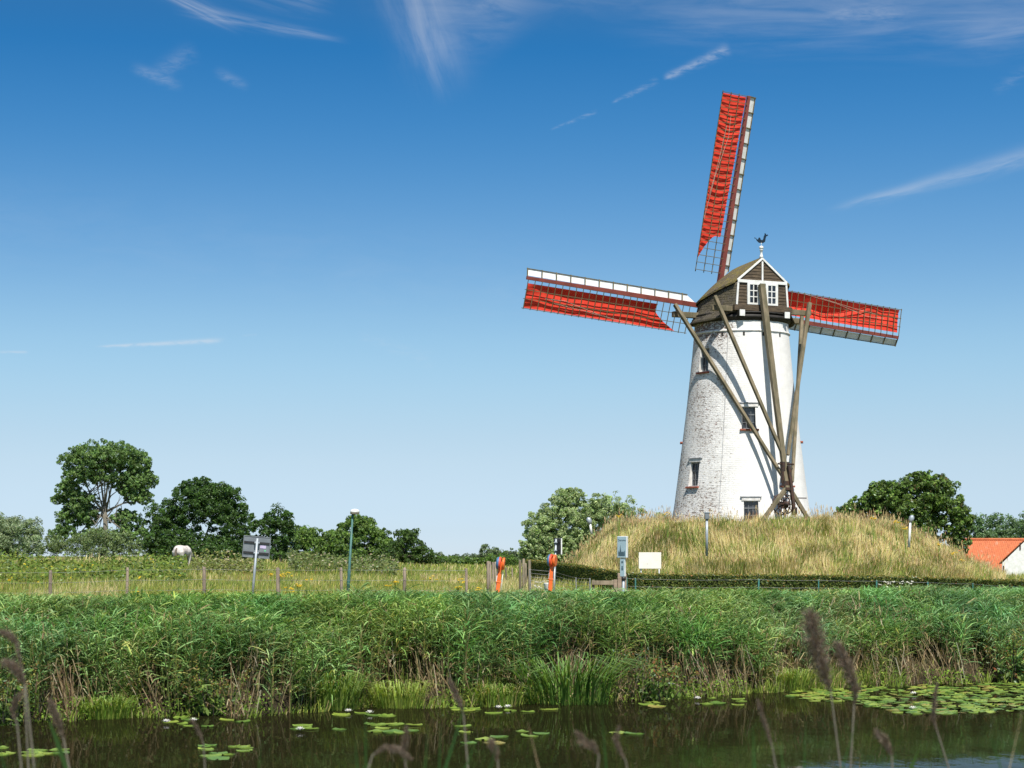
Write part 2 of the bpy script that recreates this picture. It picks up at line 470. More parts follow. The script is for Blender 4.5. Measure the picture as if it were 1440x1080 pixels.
def cloth_mat():
    m, nb, out = new_mat('red_sailcloth')
    co = nb.n('ShaderNodeTexCoord').outputs['Object']
    nz = nb.noise(co, 2.2, 4)
    c = nb.mix(nb.smooth(nz, 0.3, 0.7), (0.74, 0.060, 0.032), (0.62, 0.045, 0.025))
    p = nb.n('ShaderNodeBsdfPrincipled'); nb.link(c, p.inputs['Base Color']); p.inputs['Roughness'].default_value = 0.75
    p.inputs['Specular IOR Level'].default_value = 0.2
    t = nb.n('ShaderNodeBsdfTranslucent'); nb.link(c, t.inputs[0])
    bp = nb.n('ShaderNodeBump'); bp.inputs['Strength'].default_value = 0.18; bp.inputs['Distance'].default_value = 0.04
    nb.link(nb.noise(co, 2.4, 3), bp.inputs['Height']); nb.link(bp.outputs[0], p.inputs['Normal'])
    mx = nb.n('ShaderNodeMixShader'); mx.inputs[0].default_value = 0.12
    nb.link(p.outputs[0], mx.inputs[1]); nb.link(t.outputs[0], mx.inputs[2])
    nb.link(mx.outputs[0], out.inputs[0])
    return m
M['cloth'] = cloth_mat()
def tower_mat():
    """whitewash over brick, worn through on the weather side; UV is (arc length, height) in metres"""
    m, nb, out = new_mat('whitewashed_brick')
    uv = nb.n('ShaderNodeTexCoord').outputs['UV']
    s = nb.n('ShaderNodeSeparateXYZ'); nb.link(uv, s.inputs[0])
    u, v = s.outputs[0], s.outputs[1]
    flat = nb.comb(nb.m('MULTIPLY', u, 1.0), nb.m('MULTIPLY', v, 1.9), 0.0)
    chips = nb.noise(flat, 4.6, 5, 0.72, 0.2)
    chips2 = nb.noise(flat, 10.0, 3, 0.65, 0.1)
    big = nb.noise(uv, 0.55, 4, 0.6)
    # weather side: arc length < 0
    side = nb.smooth(u, 1.6, -1.6)
    low = nb.m('MULTIPLY', nb.smooth(v, 1.2, 0.0), 0.4)
    top = nb.m('MULTIPLY', nb.smooth(v, 9.2, 10.2), nb.smooth(u, 0.6, -0.6))
    wear = nb.m('ADD', nb.m('MULTIPLY', side, 0.75), nb.m('MULTIPLY', nb.m('SUBTRACT', big, 0.5), 0.7))
    wear = nb.m('ADD', wear, nb.m('MULTIPLY', top, 0.35))
    wear = nb.m('ADD', wear, nb.m('MULTIPLY', low, 0.18), clamp=True)
    thr = nb.m('SUBTRACT', 0.80, nb.m('MULTIPLY', wear, 0.335))
    mask = nb.smooth(nb.m('SUBTRACT', nb.m('ADD', nb.m('MULTIPLY', chips, 0.62), nb.m('MULTIPLY', chips2, 0.38)), thr), -0.03, 0.06)
    bt = nb.n('ShaderNodeTexBrick'); nb.link(uv, bt.inputs['Vector'])
    bt.inputs['Scale'].default_value = 1.0; bt.inputs['Brick Width'].default_value = 0.30; bt.inputs['Row Height'].default_value = 0.10
    bt.inputs['Mortar Size'].default_value = 0.014; bt.inputs['Mortar Smooth'].default_value = 0.6
    bt.inputs['Color1'].default_value = (0.16, 0.11, 0.09, 1); bt.inputs['Color2'].default_value = (0.27, 0.20, 0.17, 1)
    bt.inputs['Mortar'].default_value = (0.10, 0.09, 0.08, 1)
    brick = nb.mix(nb.smooth(nb.noise(uv, 2.6, 3), 0.62, 0.72), bt.outputs[0], (0.30, 0.085, 0.06))
    paint = nb.mix(nb.smooth(nb.noise(flat, 1.3, 5, 0.6), 0.3, 0.75), (0.75, 0.74, 0.715), (0.66, 0.65, 0.625))
    paint = nb.mix(nb.m('MULTIPLY', nb.smooth(nb.m('ADD', nb.m('MULTIPLY', big, 0.6), nb.m('MULTIPLY', chips, 0.4)), 0.40, 0.62), nb.m('MULTIPLY', wear, 0.85, clamp=True)), paint, (0.54, 0.525, 0.50))
    strk = nb.noise(nb.comb(nb.m('MULTIPLY', u, 3.2), nb.m('MULTIPLY', v, 0.28), 7.0), 1.0, 5, 0.6)
    paint = nb.mix(nb.m('MULTIPLY', nb.smooth(strk, 0.5, 0.72), 0.4), paint, (0.50, 0.49, 0.46))
    col = nb.mix(mask, paint, brick)
    # a lead drip band runs round just under the cap
    p = nb.n('ShaderNodeBsdfPrincipled'); nb.link(col, p.inputs['Base Color']); p.inputs['Roughness'].default_value = 0.85
    p.inputs['Specular IOR Level'].default_value = 0.2
    hgt = nb.m('ADD', nb.m('MULTIPLY', bt.outputs['Fac'], -0.22), nb.m('MULTIPLY', nb.m('ADD', chips2, nb.m('MULTIPLY', mask, -0.6)), 0.9))
    bp = nb.n('ShaderNodeBump'); bp.inputs['Distance'].default_value = 0.035
    nb.link(nb.m('ADD', nb.m('MULTIPLY', side, 0.75), 0.25), bp.inputs['Strength'])
    nb.link(hgt, bp.inputs['Height']); nb.link(bp.outputs[0], p.inputs['Normal'])
    nb.link(p.outputs[0], out.inputs[0])
    return m
M['tower'] = tower_mat()
def roof_mat(name, base, base2, moss, mossamt):
    m, nb, out = new_mat(name)
    co = nb.n('ShaderNodeTexCoord').outputs['Object']
    n1 = nb.noise(co, 2.0, 5, 0.6); n2 = nb.noise(co, 9.0, 4, 0.65); n3 = nb.noise(co, 26.0, 2, 0.6)
    c = nb.mix(nb.smooth(n2, 0.35, 0.65), base, base2)
    c = nb.mix(nb.m('MULTIPLY', nb.smooth(nb.m('ADD', nb.m('MULTIPLY', n1, 0.6), nb.m('MULTIPLY', n2, 0.4)), 0.42, 0.58), mossamt), c, moss)
    p = nb.n('ShaderNodeBsdfPrincipled'); nb.link(c, p.inputs['Base Color']); p.inputs['Roughness'].default_value = 0.95
    p.inputs['Specular IOR Level'].default_value = 0.1
    wv = nb.n('ShaderNodeTexWave', wave_type='BANDS', bands_direction='Z'); wv.inputs['Scale'].default_value = 2.4; wv.inputs['Distortion'].default_value = 1.5
    nb.link(co, wv.inputs[0])
    bp = nb.n('ShaderNodeBump'); bp.inputs['Strength'].default_value = 0.8; bp.inputs['Distance'].default_value = 0.05
    nb.link(nb.m('ADD', nb.m('ADD', n2, n3), nb.m('MULTIPLY', wv.outputs['Fac'], 0.25)), bp.inputs['Height']); nb.link(bp.outputs[0], p.inputs['Normal'])
    nb.link(p.outputs[0], out.inputs[0])
    return m
M['roof'] = roof_mat('mossy_shingles', (0.15, 0.12, 0.085), (0.085, 0.07, 0.05), (0.20, 0.165, 0.045), 0.75)
M['skirt'] = roof_mat('grey_shingles', (0.115, 0.10, 0.08), (0.05, 0.045, 0.037), (0.14, 0.12, 0.055), 0.3)
def tile_mat():
    m, nb, out = new_mat('orange_roof_tiles')
    co = nb.n('ShaderNodeTexCoord').outputs['Object']
    n1 = nb.noise(co, 1.5, 4)
    n2 = nb.noise(co, 8.0, 3)
    c = nb.mix(nb.smooth(n2, 0.3, 0.7), (0.52, 0.15, 0.055), (0.36, 0.10, 0.04))
    c = nb.mix(nb.m('MULTIPLY', nb.smooth(n1, 0.58, 0.72), 0.6), c, (0.42, 0.30, 0.22))
    p = nb.n('ShaderNodeBsdfPrincipled'); nb.link(c, p.inputs['Base Color']); p.inputs['Roughness'].default_value = 0.8
    nb.link(p.outputs[0], out.inputs[0])
    return m
M['tiles'] = tile_mat()
def water_mat():
    m, nb, out = new_mat('still_dark_water')
    co = nb.n('ShaderNodeTexCoord').outputs['Object']
    mp = nb.n('ShaderNodeMapping'); nb.link(co, mp.inputs[0]); mp.inputs[3].default_value = (1.0, 0.45, 1.0)
    p = nb.n('ShaderNodeBsdfPrincipled')
    p.inputs['Base Color'].default_value = (0.012, 0.014, 0.006, 1)
    p.inputs['Roughness'].default_value = 0.03
    p.inputs['IOR'].default_value = 1.33
    bp = nb.n('ShaderNodeBump'); bp.inputs['Strength'].default_value = 0.09; bp.inputs['Distance'].default_value = 0.05
    nb.link(nb.m('ADD', nb.noise(mp.outputs[0], 1.3, 2), nb.m('MULTIPLY', nb.noise(mp.outputs[0], 5.0, 2), 0.35)), bp.inputs['Height'])
    nb.link(bp.outputs[0], p.inputs['Normal'])
    p.inputs['Specular IOR Level'].default_value = 0.5
    # dark brown diffuse mixed in all over, more in patches, to dull the mirror
    d = nb.n('ShaderNodeBsdfDiffuse'); d.inputs[0].default_value = (0.011, 0.010, 0.004, 1)
    mx = nb.n('ShaderNodeMixShader'); nb.link(nb.m('ADD', 0.56, nb.m('MULTIPLY', nb.smooth(nb.noise(mp.outputs[0], 0.7, 5, 0.65), 0.45, 0.7), 0.22)), mx.inputs[0])
    nb.link(p.outputs[0], mx.inputs[1]); nb.link(d.outputs[0], mx.inputs[2])
    nb.link(mx.outputs[0], out.inputs[0])
    return m
M['water'] = water_mat()
def ground_mat():
    m, nb, out = new_mat('meadow_soil')
    co = nb.n('ShaderNodeTexCoord').outputs['Object']
    n1 = nb.noise(co, 0.12, 5, 0.6); n2 = nb.noise(co, 2.2, 5, 0.65)
    c = nb.mix(nb.smooth(n2, 0.35, 0.65), (0.105, 0.12, 0.03), (0.06, 0.085, 0.02))
    c = nb.mix(nb.smooth(n1, 0.45, 0.6), c, (0.20, 0.165, 0.065))
    s = nb.n('ShaderNodeSeparateXYZ'); nb.link(co, s.inputs[0])
    c = nb.mix(nb.smooth(s.outputs[2], 1.3, 0.2), c, (0.035, 0.028, 0.018))
    p = nb.n('ShaderNodeBsdfPrincipled'); nb.link(c, p.inputs['Base Color']); p.inputs['Roughness'].default_value = 1.0
    p.inputs['Specular IOR Level'].default_value = 0.05
    bp = nb.n('ShaderNodeBump'); bp.inputs['Strength'].default_value = 0.6; bp.inputs['Distance'].default_value = 0.15
    nb.link(n2, bp.inputs['Height']); nb.link(bp.outputs[0], p.inputs['Normal'])
    nb.link(p.outputs[0], out.inputs[0])
    return m
M['ground'] = ground_mat()

# ------------------------------------------------------------------ ground and water
BX = np.array([-400, -9.08, -7.43, -5.59, -4.74, -3.33, -2.53, -1.12, 0.0, 3.57, 4.91, 5.66, 9.57, 12.14, 40, 400.0])
BY = np.array([34.5, 35.3, 36.5, 37.3, 36.9, 38.8, 39.3, 39.3, 40.0, 41.6, 43.0, 44.0, 46.2, 47.2, 56.0, 56.0])
def bank(x):
    x = np.asarray(x, float)
    return np.interp(x, BX, BY) + 0.14 * np.sin(x * 1.7 + 1) + 0.16 * np.sin(x * 4.1) + 0.1 * np.sin(x * 9.3 + 2)
def sstep(t):
    t = np.clip(t, 0, 1); return t * t * (3 - 2 * t)
MC = np.array([13.0, 108.0])
MOUND_H = 3.05
LAND = 1.4
def height(x, y):
    x = np.asarray(x, float); y = np.asarray(y, float)
    far = (y - bank(x))
    h = np.where(far > -3, -0.7 + 2.1 * sstep((far + 1.2) / 5.0), -0.7)
    near = 11.0 - y
    h = np.where(y < 14, -0.7 + 2.1 * sstep((near + 2.5) / 7.0), h)
    # the field rises gently towards the far left
    rise = sstep((y - 78) / 60.0) * sstep((-x + 6) / 26.0)
    h = np.where(y > 60, h + 0.85 * rise, h)
    h = np.where(y > 48, h + 0.05 * np.sin(x * 0.9 + y * 0.35) + 0.06 * np.sin(x * 0.37 - y * 0.21), h)
    # mill mound
    rx, ry = x - MC[0], y - MC[1]
    r = np.hypot(rx, ry); a = np.arctan2(ry, rx)
    ca = np.cos(a)
    rin = np.where(ca > 0, 7.3 * ca ** 2 + 5.8 * (1 - ca ** 2), 7.5 * ca ** 2 + 5.8 * (1 - ca ** 2))
    rout = np.where(ca > 0, 13.8 * ca ** 2 + 11.5 * (1 - ca ** 2), 11.3 * ca ** 2 + 11.5 * (1 - ca ** 2))
    t = np.clip((r - rin) / (rout - rin), 0, 1)
    t = t * 0.55 + sstep(t) * 0.45
    lump = 0.15 * np.sin(x * 1.3 + 0.5) * np.sin(y * 1.1) + 0.09 * np.sin(x * 2.9 + y * 2.1) + 0.08 * np.sin(x * 0.7 + 2)
    return h + MOUND_H * (1 - t) + lump * (t > 0.02) * (t < 0.999)
def axis_steps(*segs):
    out = []
    for a, c, st in segs:
        out += list(np.arange(a, c, st))
    return np.array(out + [segs[-1][1]])
gx = axis_steps((-2500, -300, 200), (-300, -60, 12), (-60, -24, 1.5), (-24, 34, 0.4), (34, 70, 1.5), (70, 300, 12), (300, 2500, 200))
gy = axis_steps((-60, -4, 4), (-4, 16, 0.7), (16, 33, 2.5), (33, 60, 0.4), (60, 126, 0.55), (126, 200, 3), (200, 500, 20), (500, 6000, 400))
GX, GY = np.meshgrid(gx, gy)
GZ = height(GX, GY)
nv_, nc_ = GX.shape
idx = np.arange(nv_ * nc_).reshape(nv_, nc_)
quads = np.stack([idx[:-1, :-1], idx[:-1, 1:], idx[1:, 1:], idx[1:, :-1]], -1).reshape(-1, 4)
gs = Soup()
gs.add(np.stack([GX, GY, GZ], -1).reshape(-1, 3), q=quads, c=np.array([0.1, 0.1, 0.05]))
ground = gs.build('ground', M['ground'])
for p in ground.data.polygons: p.use_smooth = True
tag(ground, 'meadow land with grassy mill mound and canal bed', 'ground', kind='structure')
mb = MB()
mb.grid([[(-600, 9, 0), (600, 9, 0)], [(-600, 62, 0), (600, 62, 0)]], False)
water = mb.build('water', M['water'])
tag(water, 'still dark canal water mirroring the reeds', 'water', kind='structure')

# ------------------------------------------------------------------ windmill
C0 = Vector((12.44, 108.0, 0))
TH = R(24)
AF = Vector((-math.sin(TH), math.cos(TH), 0))        # windshaft direction, away from the water
AS = Vector((math.cos(TH), math.sin(TH), 0))         # across
UP = Vector((0, 0, 1))
def K(t, s, z): return Vector((C0.x, C0.y, 0)) + AF * t + AS * s + UP * z
mill = empty('windmill', (C0.x, C0.y, 4.4), 'white brick tower windmill with red sails standing on the grassy mound', 'windmill')

# tower -- angles measured from the side that faces the canal, positive towards the right
A0 = math.atan2(C0.x, C0.y)
TZ = np.array([3.9, 4.9, 5.66, 7.5, 9.2, 11.06, 13.9, 15.2, 15.55])
TR = np.array([3.98, 3.80, 3.66, 3.42, 3.20, 2.97, 2.67, 2.555, 2.54])
def trad(z): return float(np.interp(z, TZ, TR))
def tdir(a):
    return Vector((math.sin(a - A0), -math.cos(a - A0), 0))
def tpt(a, z, off=0.0): return Vector((C0.x, C0.y, z)) + tdir(a) * (trad(z) + off)
WIN = [  # angle, z centre, width, height
    (R(-47), 13.47, 0.72, 1.25), (R(7.7), 10.28, 0.78, 1.15), (R(-47), 7.34, 0.72, 1.27), (R(8.0), 5.35, 0.78, 1.05), (R(43), 7.36, 0.75, 1.25),
    (R(-88), 9.75, 0.7, 1.1), (R(88), 9.75, 0.7, 1.1)]
angs = list(np.linspace(-math.pi, math.pi, 73)[:-1]); zs = list(np.linspace(3.9, 15.55, 36))
for a, zc, w, h in WIN:
    r = trad(zc); da = w / 2 / r
    angs = [x for x in angs if abs(x - a) > da + 0.02] + [a - da, a + da]
    zs = [x for x in zs if min(abs(x - zc - h / 2), abs(x - zc + h / 2)) > 0.06] + [zc - h / 2, zc + h / 2]
angs = sorted(angs); zs = sorted(zs)
zs = [z for i, z in enumerate(zs) if i == 0 or z - zs[i - 1] > 1e-4]
bm = bmesh.new(); uvl = bm.loops.layers.uv.new('UVMap')
grid = [[bm.verts.new(tpt(a, z)) for a in angs] for z in zs]
na = len(angs)
for i in range(len(zs) - 1):
    for k in range(na):
        k2 = (k + 1) % na
        am = (angs[k] + angs[k2]) / 2 if k2 else math.pi
        zm = (zs[i] + zs[i + 1]) / 2
        if any(abs(am - a) < w / 2 / trad(zc) and abs(zm - zc) < h / 2 for a, zc, w, h in WIN): continue
        f = bm.faces.new((grid[i][k], grid[i][k2], grid[i + 1][k2], grid[i + 1][k]))
        f.smooth = True
        an = [angs[k], angs[k2] if k2 else angs[0] + 2 * math.pi]
        for l, (aa, zz_) in zip(f.loops, ((an[0], zs[i]), (an[1], zs[i]), (an[1], zs[i + 1]), (an[0], zs[i + 1]))):
            l[uvl].uv = (aa * 3.1, zz_ - 4.9)
# reveals
for a, zc, w, h in WIN:
    da = w / 2 / trad(zc)
    ring = [(a - da, zc - h / 2), (a + da, zc - h / 2), (a + da, zc + h / 2), (a - da, zc + h / 2)]
    n_in = tdir(a) * -0.38
    o = [tpt(x, z) for x, z in ring]
    i_ = [p + n_in for p in o]
    for k in range(4):
        k2 = (k + 1) % 4
        f = bm.faces.new([bm.verts.new(v) for v in (o[k2], o[k], i_[k], i_[k2])])
        f.material_index = 1
    f = bm.faces.new([bm.verts.new(v) for v in i_]); f.material_index = 2
bmesh.ops.recalc_face_normals(bm, faces=[f for f in bm.faces if f.material_index == 0])
me = bpy.data.meshes.new('tower'); bm.to_mesh(me); bm.free()
me.transform(Matrix.Translation((-C0.x, -C0.y, -4.4)))
for m in (M['tower'], M['reveal'], M['wood_black']): me.materials.append(m)
tower = bpy.data.objects.new('tower', me); COL.objects.link(tower); tower.parent = mill
# drip band
mb = MB()
rows = []
for off, z in ((0.0, 14.92), (0.045, 14.93), (0.05, 14.99), (0.0, 15.05)):
    rows.append([tpt(a, z, off) for a in np.linspace(0, 2 * math.pi, 97)[:-1]])
mb.grid(rows, True, True)
mb.build('drip_band', M['reveal'], tower)

def mill_window(i, a, zc, w, h):
    n = tdir(a); s = Vector((-n.y, n.x, 0))
    if s.dot(Vector((1, 0, 0))) < 0: s = -s
    c = tpt(a, zc) - n * 0.24
    rot = Matrix((s, n, UP)).transposed()
    mb = MB(); t = 0.055
    mb.box(c + s * (w / 2 - t / 2), (t, 0.07, h), rot); mb.box(c - s * (w / 2 - t / 2), (t, 0.07, h), rot)
    mb.box(c + UP * (h / 2 - t / 2), (w - 2 * t, 0.07, t), rot); mb.box(c - UP * (h / 2 - t / 2), (w - 2 * t, 0.07, t), rot)
    mb.box(c + UP * h * 0.16, (w - 2 * t, 0.062, 0.05), rot)
    for g in (-1, 1): mb.box(c + s * g * w * 0.155, (0.026, 0.05, h - 2 * t), rot)
    for g in (-0.20, ): mb.box(c + UP * h * g, (w - 2 * t, 0.046, 0.026), rot)
    fr = mb.build('window', M['frame_grey'], mill)
    mb = MB(); mb.box(c - n * 0.012, (w - 2 * t, 0.012, h - 2 * t), rot); mb.build('pane', M['glass'], fr)
    if zc > 5.6:
        mb = MB(); mb.box(tpt(a, zc - h / 2 - 0.05) - n * 0.04, (w + 0.22, 0.30, 0.09), rot); mb.build('sill', M['brick_red'], fr, bevel=0.012)
    if i in (1, 2, 3):
        mb = MB(); wd = w + 0.34
        cc = tpt(a, zc + h / 2 + 0.24)
        mb.box(cc + n * 0.0, (wd, 0.16, 0.07), rot)
        mb.build('hood', M['lead'], fr, bevel=0.012)
        mb = MB()
        mb.box(tpt(a, zc + h / 2 + 0.11) - n * 0.03, (w + 0.2, 0.12, 0.17), rot)
        mb.build('lintel', M['reveal'], fr, bevel=0.01)
for i, wn in enumerate(WIN): mill_window(i, *wn)
for px in (1016.5, 1046, 1072.5, 1095.5):
    a = math.asin((px - 1042.5) / 67.5)
    n = tdir(a); s = Vector((-n.y, n.x, 0)); rot = Matrix((s, n, UP)).transposed()
    mb = MB()
    c = tpt(a, 14.78)
    mb.box(c, (0.10, 0.03, 0.20), rot)
    mb.build('vent_hole_shade', M['wood_black'], tower)  # dark box just proud of the wall, standing in for the hole's shade
# lightning cable
mb = MB(); a = math.asin((1021 - 1042.5) / 68)
mb.tube([tpt(a + 0.004 * k, z, 0.03) for k, z in enumerate(np.linspace(4.6, 15.3, 14))], 0.012, 5)
mb.build('lightning_cable', M['lead'], tower)

# cap
SEC = [  # t, ridge z, eave half width, eave z, skirt half width, skirt z
    (-2.15, 18.93, 1.58, 17.66, 1.70, 15.98), (-1.5, 18.88, 1.86, 17.48, 2.46, 15.56), (-0.7, 18.82, 2.12, 17.22, 2.83, 15.50),
    (0.3, 18.74, 2.28, 16.95, 2.92, 15.48), (1.2, 18.62, 2.05, 16.82, 2.62, 15.50), (1.65, 18.2, 1.6, 16.78, 2.15, 15.52), (2.0, 17.35, 0.95, 16.75, 1.45, 15.55)]
def interp_sec(n):
    a = np.array(SEC); t = np.linspace(a[0, 0], a[-1, 0], n)
    out = [t]
    for k in range(1, 6):
        # smooth interpolation
        ys = np.interp(t, a[:, 0], a[:, k])
        ys2 = ys.copy()
        ys2[1:-1] = (ys[:-2] + 2 * ys[1:-1] + ys[2:]) / 4
        out.append(ys2)
    return np.array(out).T
SS = interp_sec(25)
mb = MB(); rows = []
for t, rz, we, ez, wb, bz in SS:
    row = []
    for sgn in (-1, 1):
        pts = []
        for q in np.linspace(0, 1, 9):
            w = (we + 0.14) * q; z = rz + (ez - 0.10 - rz) * q
            z += 0.10 * math.sin(q * math.pi) * (1 if t > -1.2 else 0.3)
            pts.append(K(t, sgn * w, z))
        row += pts[::-1] if sgn < 0 else pts[1:]
    rows.append(row)
low = [[p - UP * 0.11 for p in r] for r in rows]
mb.grid(rows)
mb.grid(low)
for A, B_ in ((rows[0], low[0]), (rows[-1], low[-1]), ([r[0] for r in rows], [r[0] for r in low]), ([r[-1] for r in rows], [r[-1] for r in low])):
    mb.grid([A, B_], False)
cap_e = MB()
# skirt (side walls), bulging out to the curb
rows = []
for t, rz, we, ez, wb, bz in SS:
    row = []
    for sgn in (-1, 1):
        pts = []
        for q in np.linspace(0, 1, 10):
            w = we - 0.03 + (wb - we + 0.03) * (0.28 * q + 0.72 * q ** 2.6)
            pts.append(K(t, sgn * w, ez - 0.16 + (bz - ez + 0.16) * q))
        row.append(pts)
    rows.append(row)
cap_e.grid([r[0] for r in rows]); cap_e.grid([r[1] for r in rows])
cap_e.grid([[p for p in rows[-1][0]], [p for p in rows[-1][1]]], False)
cap = cap_e.build('cap', M['skirt'], mill, loc=C0 + UP * 15.7)
sol = cap.modifiers.new('thick', 'SOLIDIFY'); sol.thickness = 0.06; sol.offset = 0
mb.build('roof', M['roof'], cap, loc=C0 + UP * 15.7)
# gable wall of dark boards
GT = -2.13
rotS = Matrix((AS, -AF, UP)).transposed()
def GP(s, z, out=0.0): return K(GT - out, s, z)
mb = MB()
apex, sh, ew, bw, bz = 18.86, 17.62, 1.50, 1.60, 16.30
def gable_half(z):
    if z > sh: return ew * (apex - z) / (apex - sh)
    return ew + (bw - ew) * (sh - z) / (sh - bz)
nz_ = 15
for k in range(nz_):
    z0 = bz + (apex - 0.04 - bz) * k / nz_; z1 = bz + (apex - 0.04 - bz) * (k + 1) / nz_
    h0, h1 = gable_half(z0), gable_half(z1)
    mb.prism([GP(-h0, z0, 0.03), GP(h0, z0, 0.03), GP(h1, z1, 0.006), GP(-h1, z1, 0.006)], AF * 0.05)
mb.build('gable_wall', M['wood_dark'], cap)
mb = MB()
def trim(p0, p1, w, out=0.06):
    mb.beam(GP(*p0, out), GP(*p1, out), w, 0.05, up=-AF)
trim((0, apex - 0.02), (-ew - 0.03, sh), 0.105); trim((0, apex - 0.02), (ew + 0.03, sh), 0.105)
trim((-ew - 0.02, sh - 0.04), (ew + 0.02, sh - 0.04), 0.16, 0.075)
trim((-ew + 0.02, sh - 0.12), (-bw + 0.03, bz + 0.02), 0.11); trim((ew - 0.02, sh - 0.12), (bw - 0.03, bz + 0.02), 0.11)
trim((0, apex - 0.18), (0, sh + 0.04), 0.10, 0.065)
mb.build('gable_trim', M['white'], cap, bevel=0.01)
# two gable windows
for c in (-0.56, 0.56):
    mb = MB(); w, h, zc = 0.76, 1.16, 16.94
    t = 0.15
    cc = GP(c, zc, 0.075)
    for g in (-1, 1): mb.box(cc + AS * g * (w / 2 - t / 2), (t, 0.07, h), rotS)
    for g in (-1, 1): mb.box(cc + UP * g * (h / 2 - 0.05), (w - 2 * t, 0.07, 0.10), rotS)
    mb.box(cc, (0.055, 0.05, h - 0.2), rotS)
    for g in (-1 / 6, 1 / 6): mb.box(cc + UP * g * (h - 0.2), (w - 2 * t, 0.045, 0.05), rotS)
    fr = mb.build('gable_window', M['white'], mill)
    mb = MB(); mb.box(GP(c, zc, 0.062), (w - 2 * t, 0.015, h - 0.18), rotS); mb.build('pane', M['glass'], fr)
# beam board below the gable, white sheer ends, dark curb ring
mb = MB()
mb.beam(GP(-1.78, 16.16, 0.10), GP(1.78, 16.16, 0.10), 0.20, 0.30)
mb.build('gable_sill_board', M['wood_dark'], cap, bevel=0.015)
for s in (-1.42, 1.35):
    mb = MB(); mb.beam(GP(s, 15.86, 0.34), GP(s, 15.86, -1.6), 0.30, 0.32)
    o = mb.build('sheer_beam', [M['wood_black'], M['lead']], cap, bevel=0.012)
    mb = MB(); mb.box(GP(s, 15.86, 0.365), (0.31, 0.05, 0.33), rotS); mb.build('beam_end_cap', M['white'], cap)
mb = MB()
mb.lathe((C0.x, C0.y, 0), [(2.42, 15.50), (2.58, 15.50), (2.60, 15.62), (2.68, 15.64), (2.68, 15.80), (2.45, 15.82), (2.40, 16.0)], 64)
mb.build('curb_ring', M['wood_black'], cap)
mb = MB(); mb.lathe((C0.x, C0.y, 0), [(2.2, 15.90), (2.62, 15.90), (2.62, 15.97), (2.2, 15.97)], 48); mb.build('cap_floor', M['wood_black'], cap)
# finial and weathercock
top = GP(0, 18.93, -0.05)
mb = MB(); mb.lathe(top, [(0.10, -0.05), (0.10, 0.05), (0.07, 0.10), (0.06, 0.34), (0.10, 0.36), (0.10, 0.39), (0.04, 0.40)], 12)
mb.lathe(top, [(0.02, 0.39), (0.09, 0.43), (0.125, 0.50), (0.09, 0.58), (0.02, 0.61)], 14)
mb.tube([top + UP * 0.6, top + UP * 0.8], 0.016, 6)
fin = mb.build('finial', M['white'], cap)
ck = [(-.36, .11), (-.30, .12), (-.26, .02), (-.20, -.05), (-.12, -.12), (.10, -.13), (.20, -.06), (.23, .1), (.26, .22), (.36, .27), (.34, .33), (.26, .30), (.24, .38), (.17, .39), (.17, .30), (.13, .24), (.10, .08), (.04, .02), (-.03, .05), (-.06, .14), (-.10, .17), (-.15, .15), (-.17, .06), (-.24, .07), (-.29, .14), (-.37, .17)]
mb = MB(); cz = 0.88
mb.prism([top + Vector((x, -0.015, z + cz)) for x, z in ck], (0, 0.03, 0))
mb.build('weathercock', M['vane'], fin)

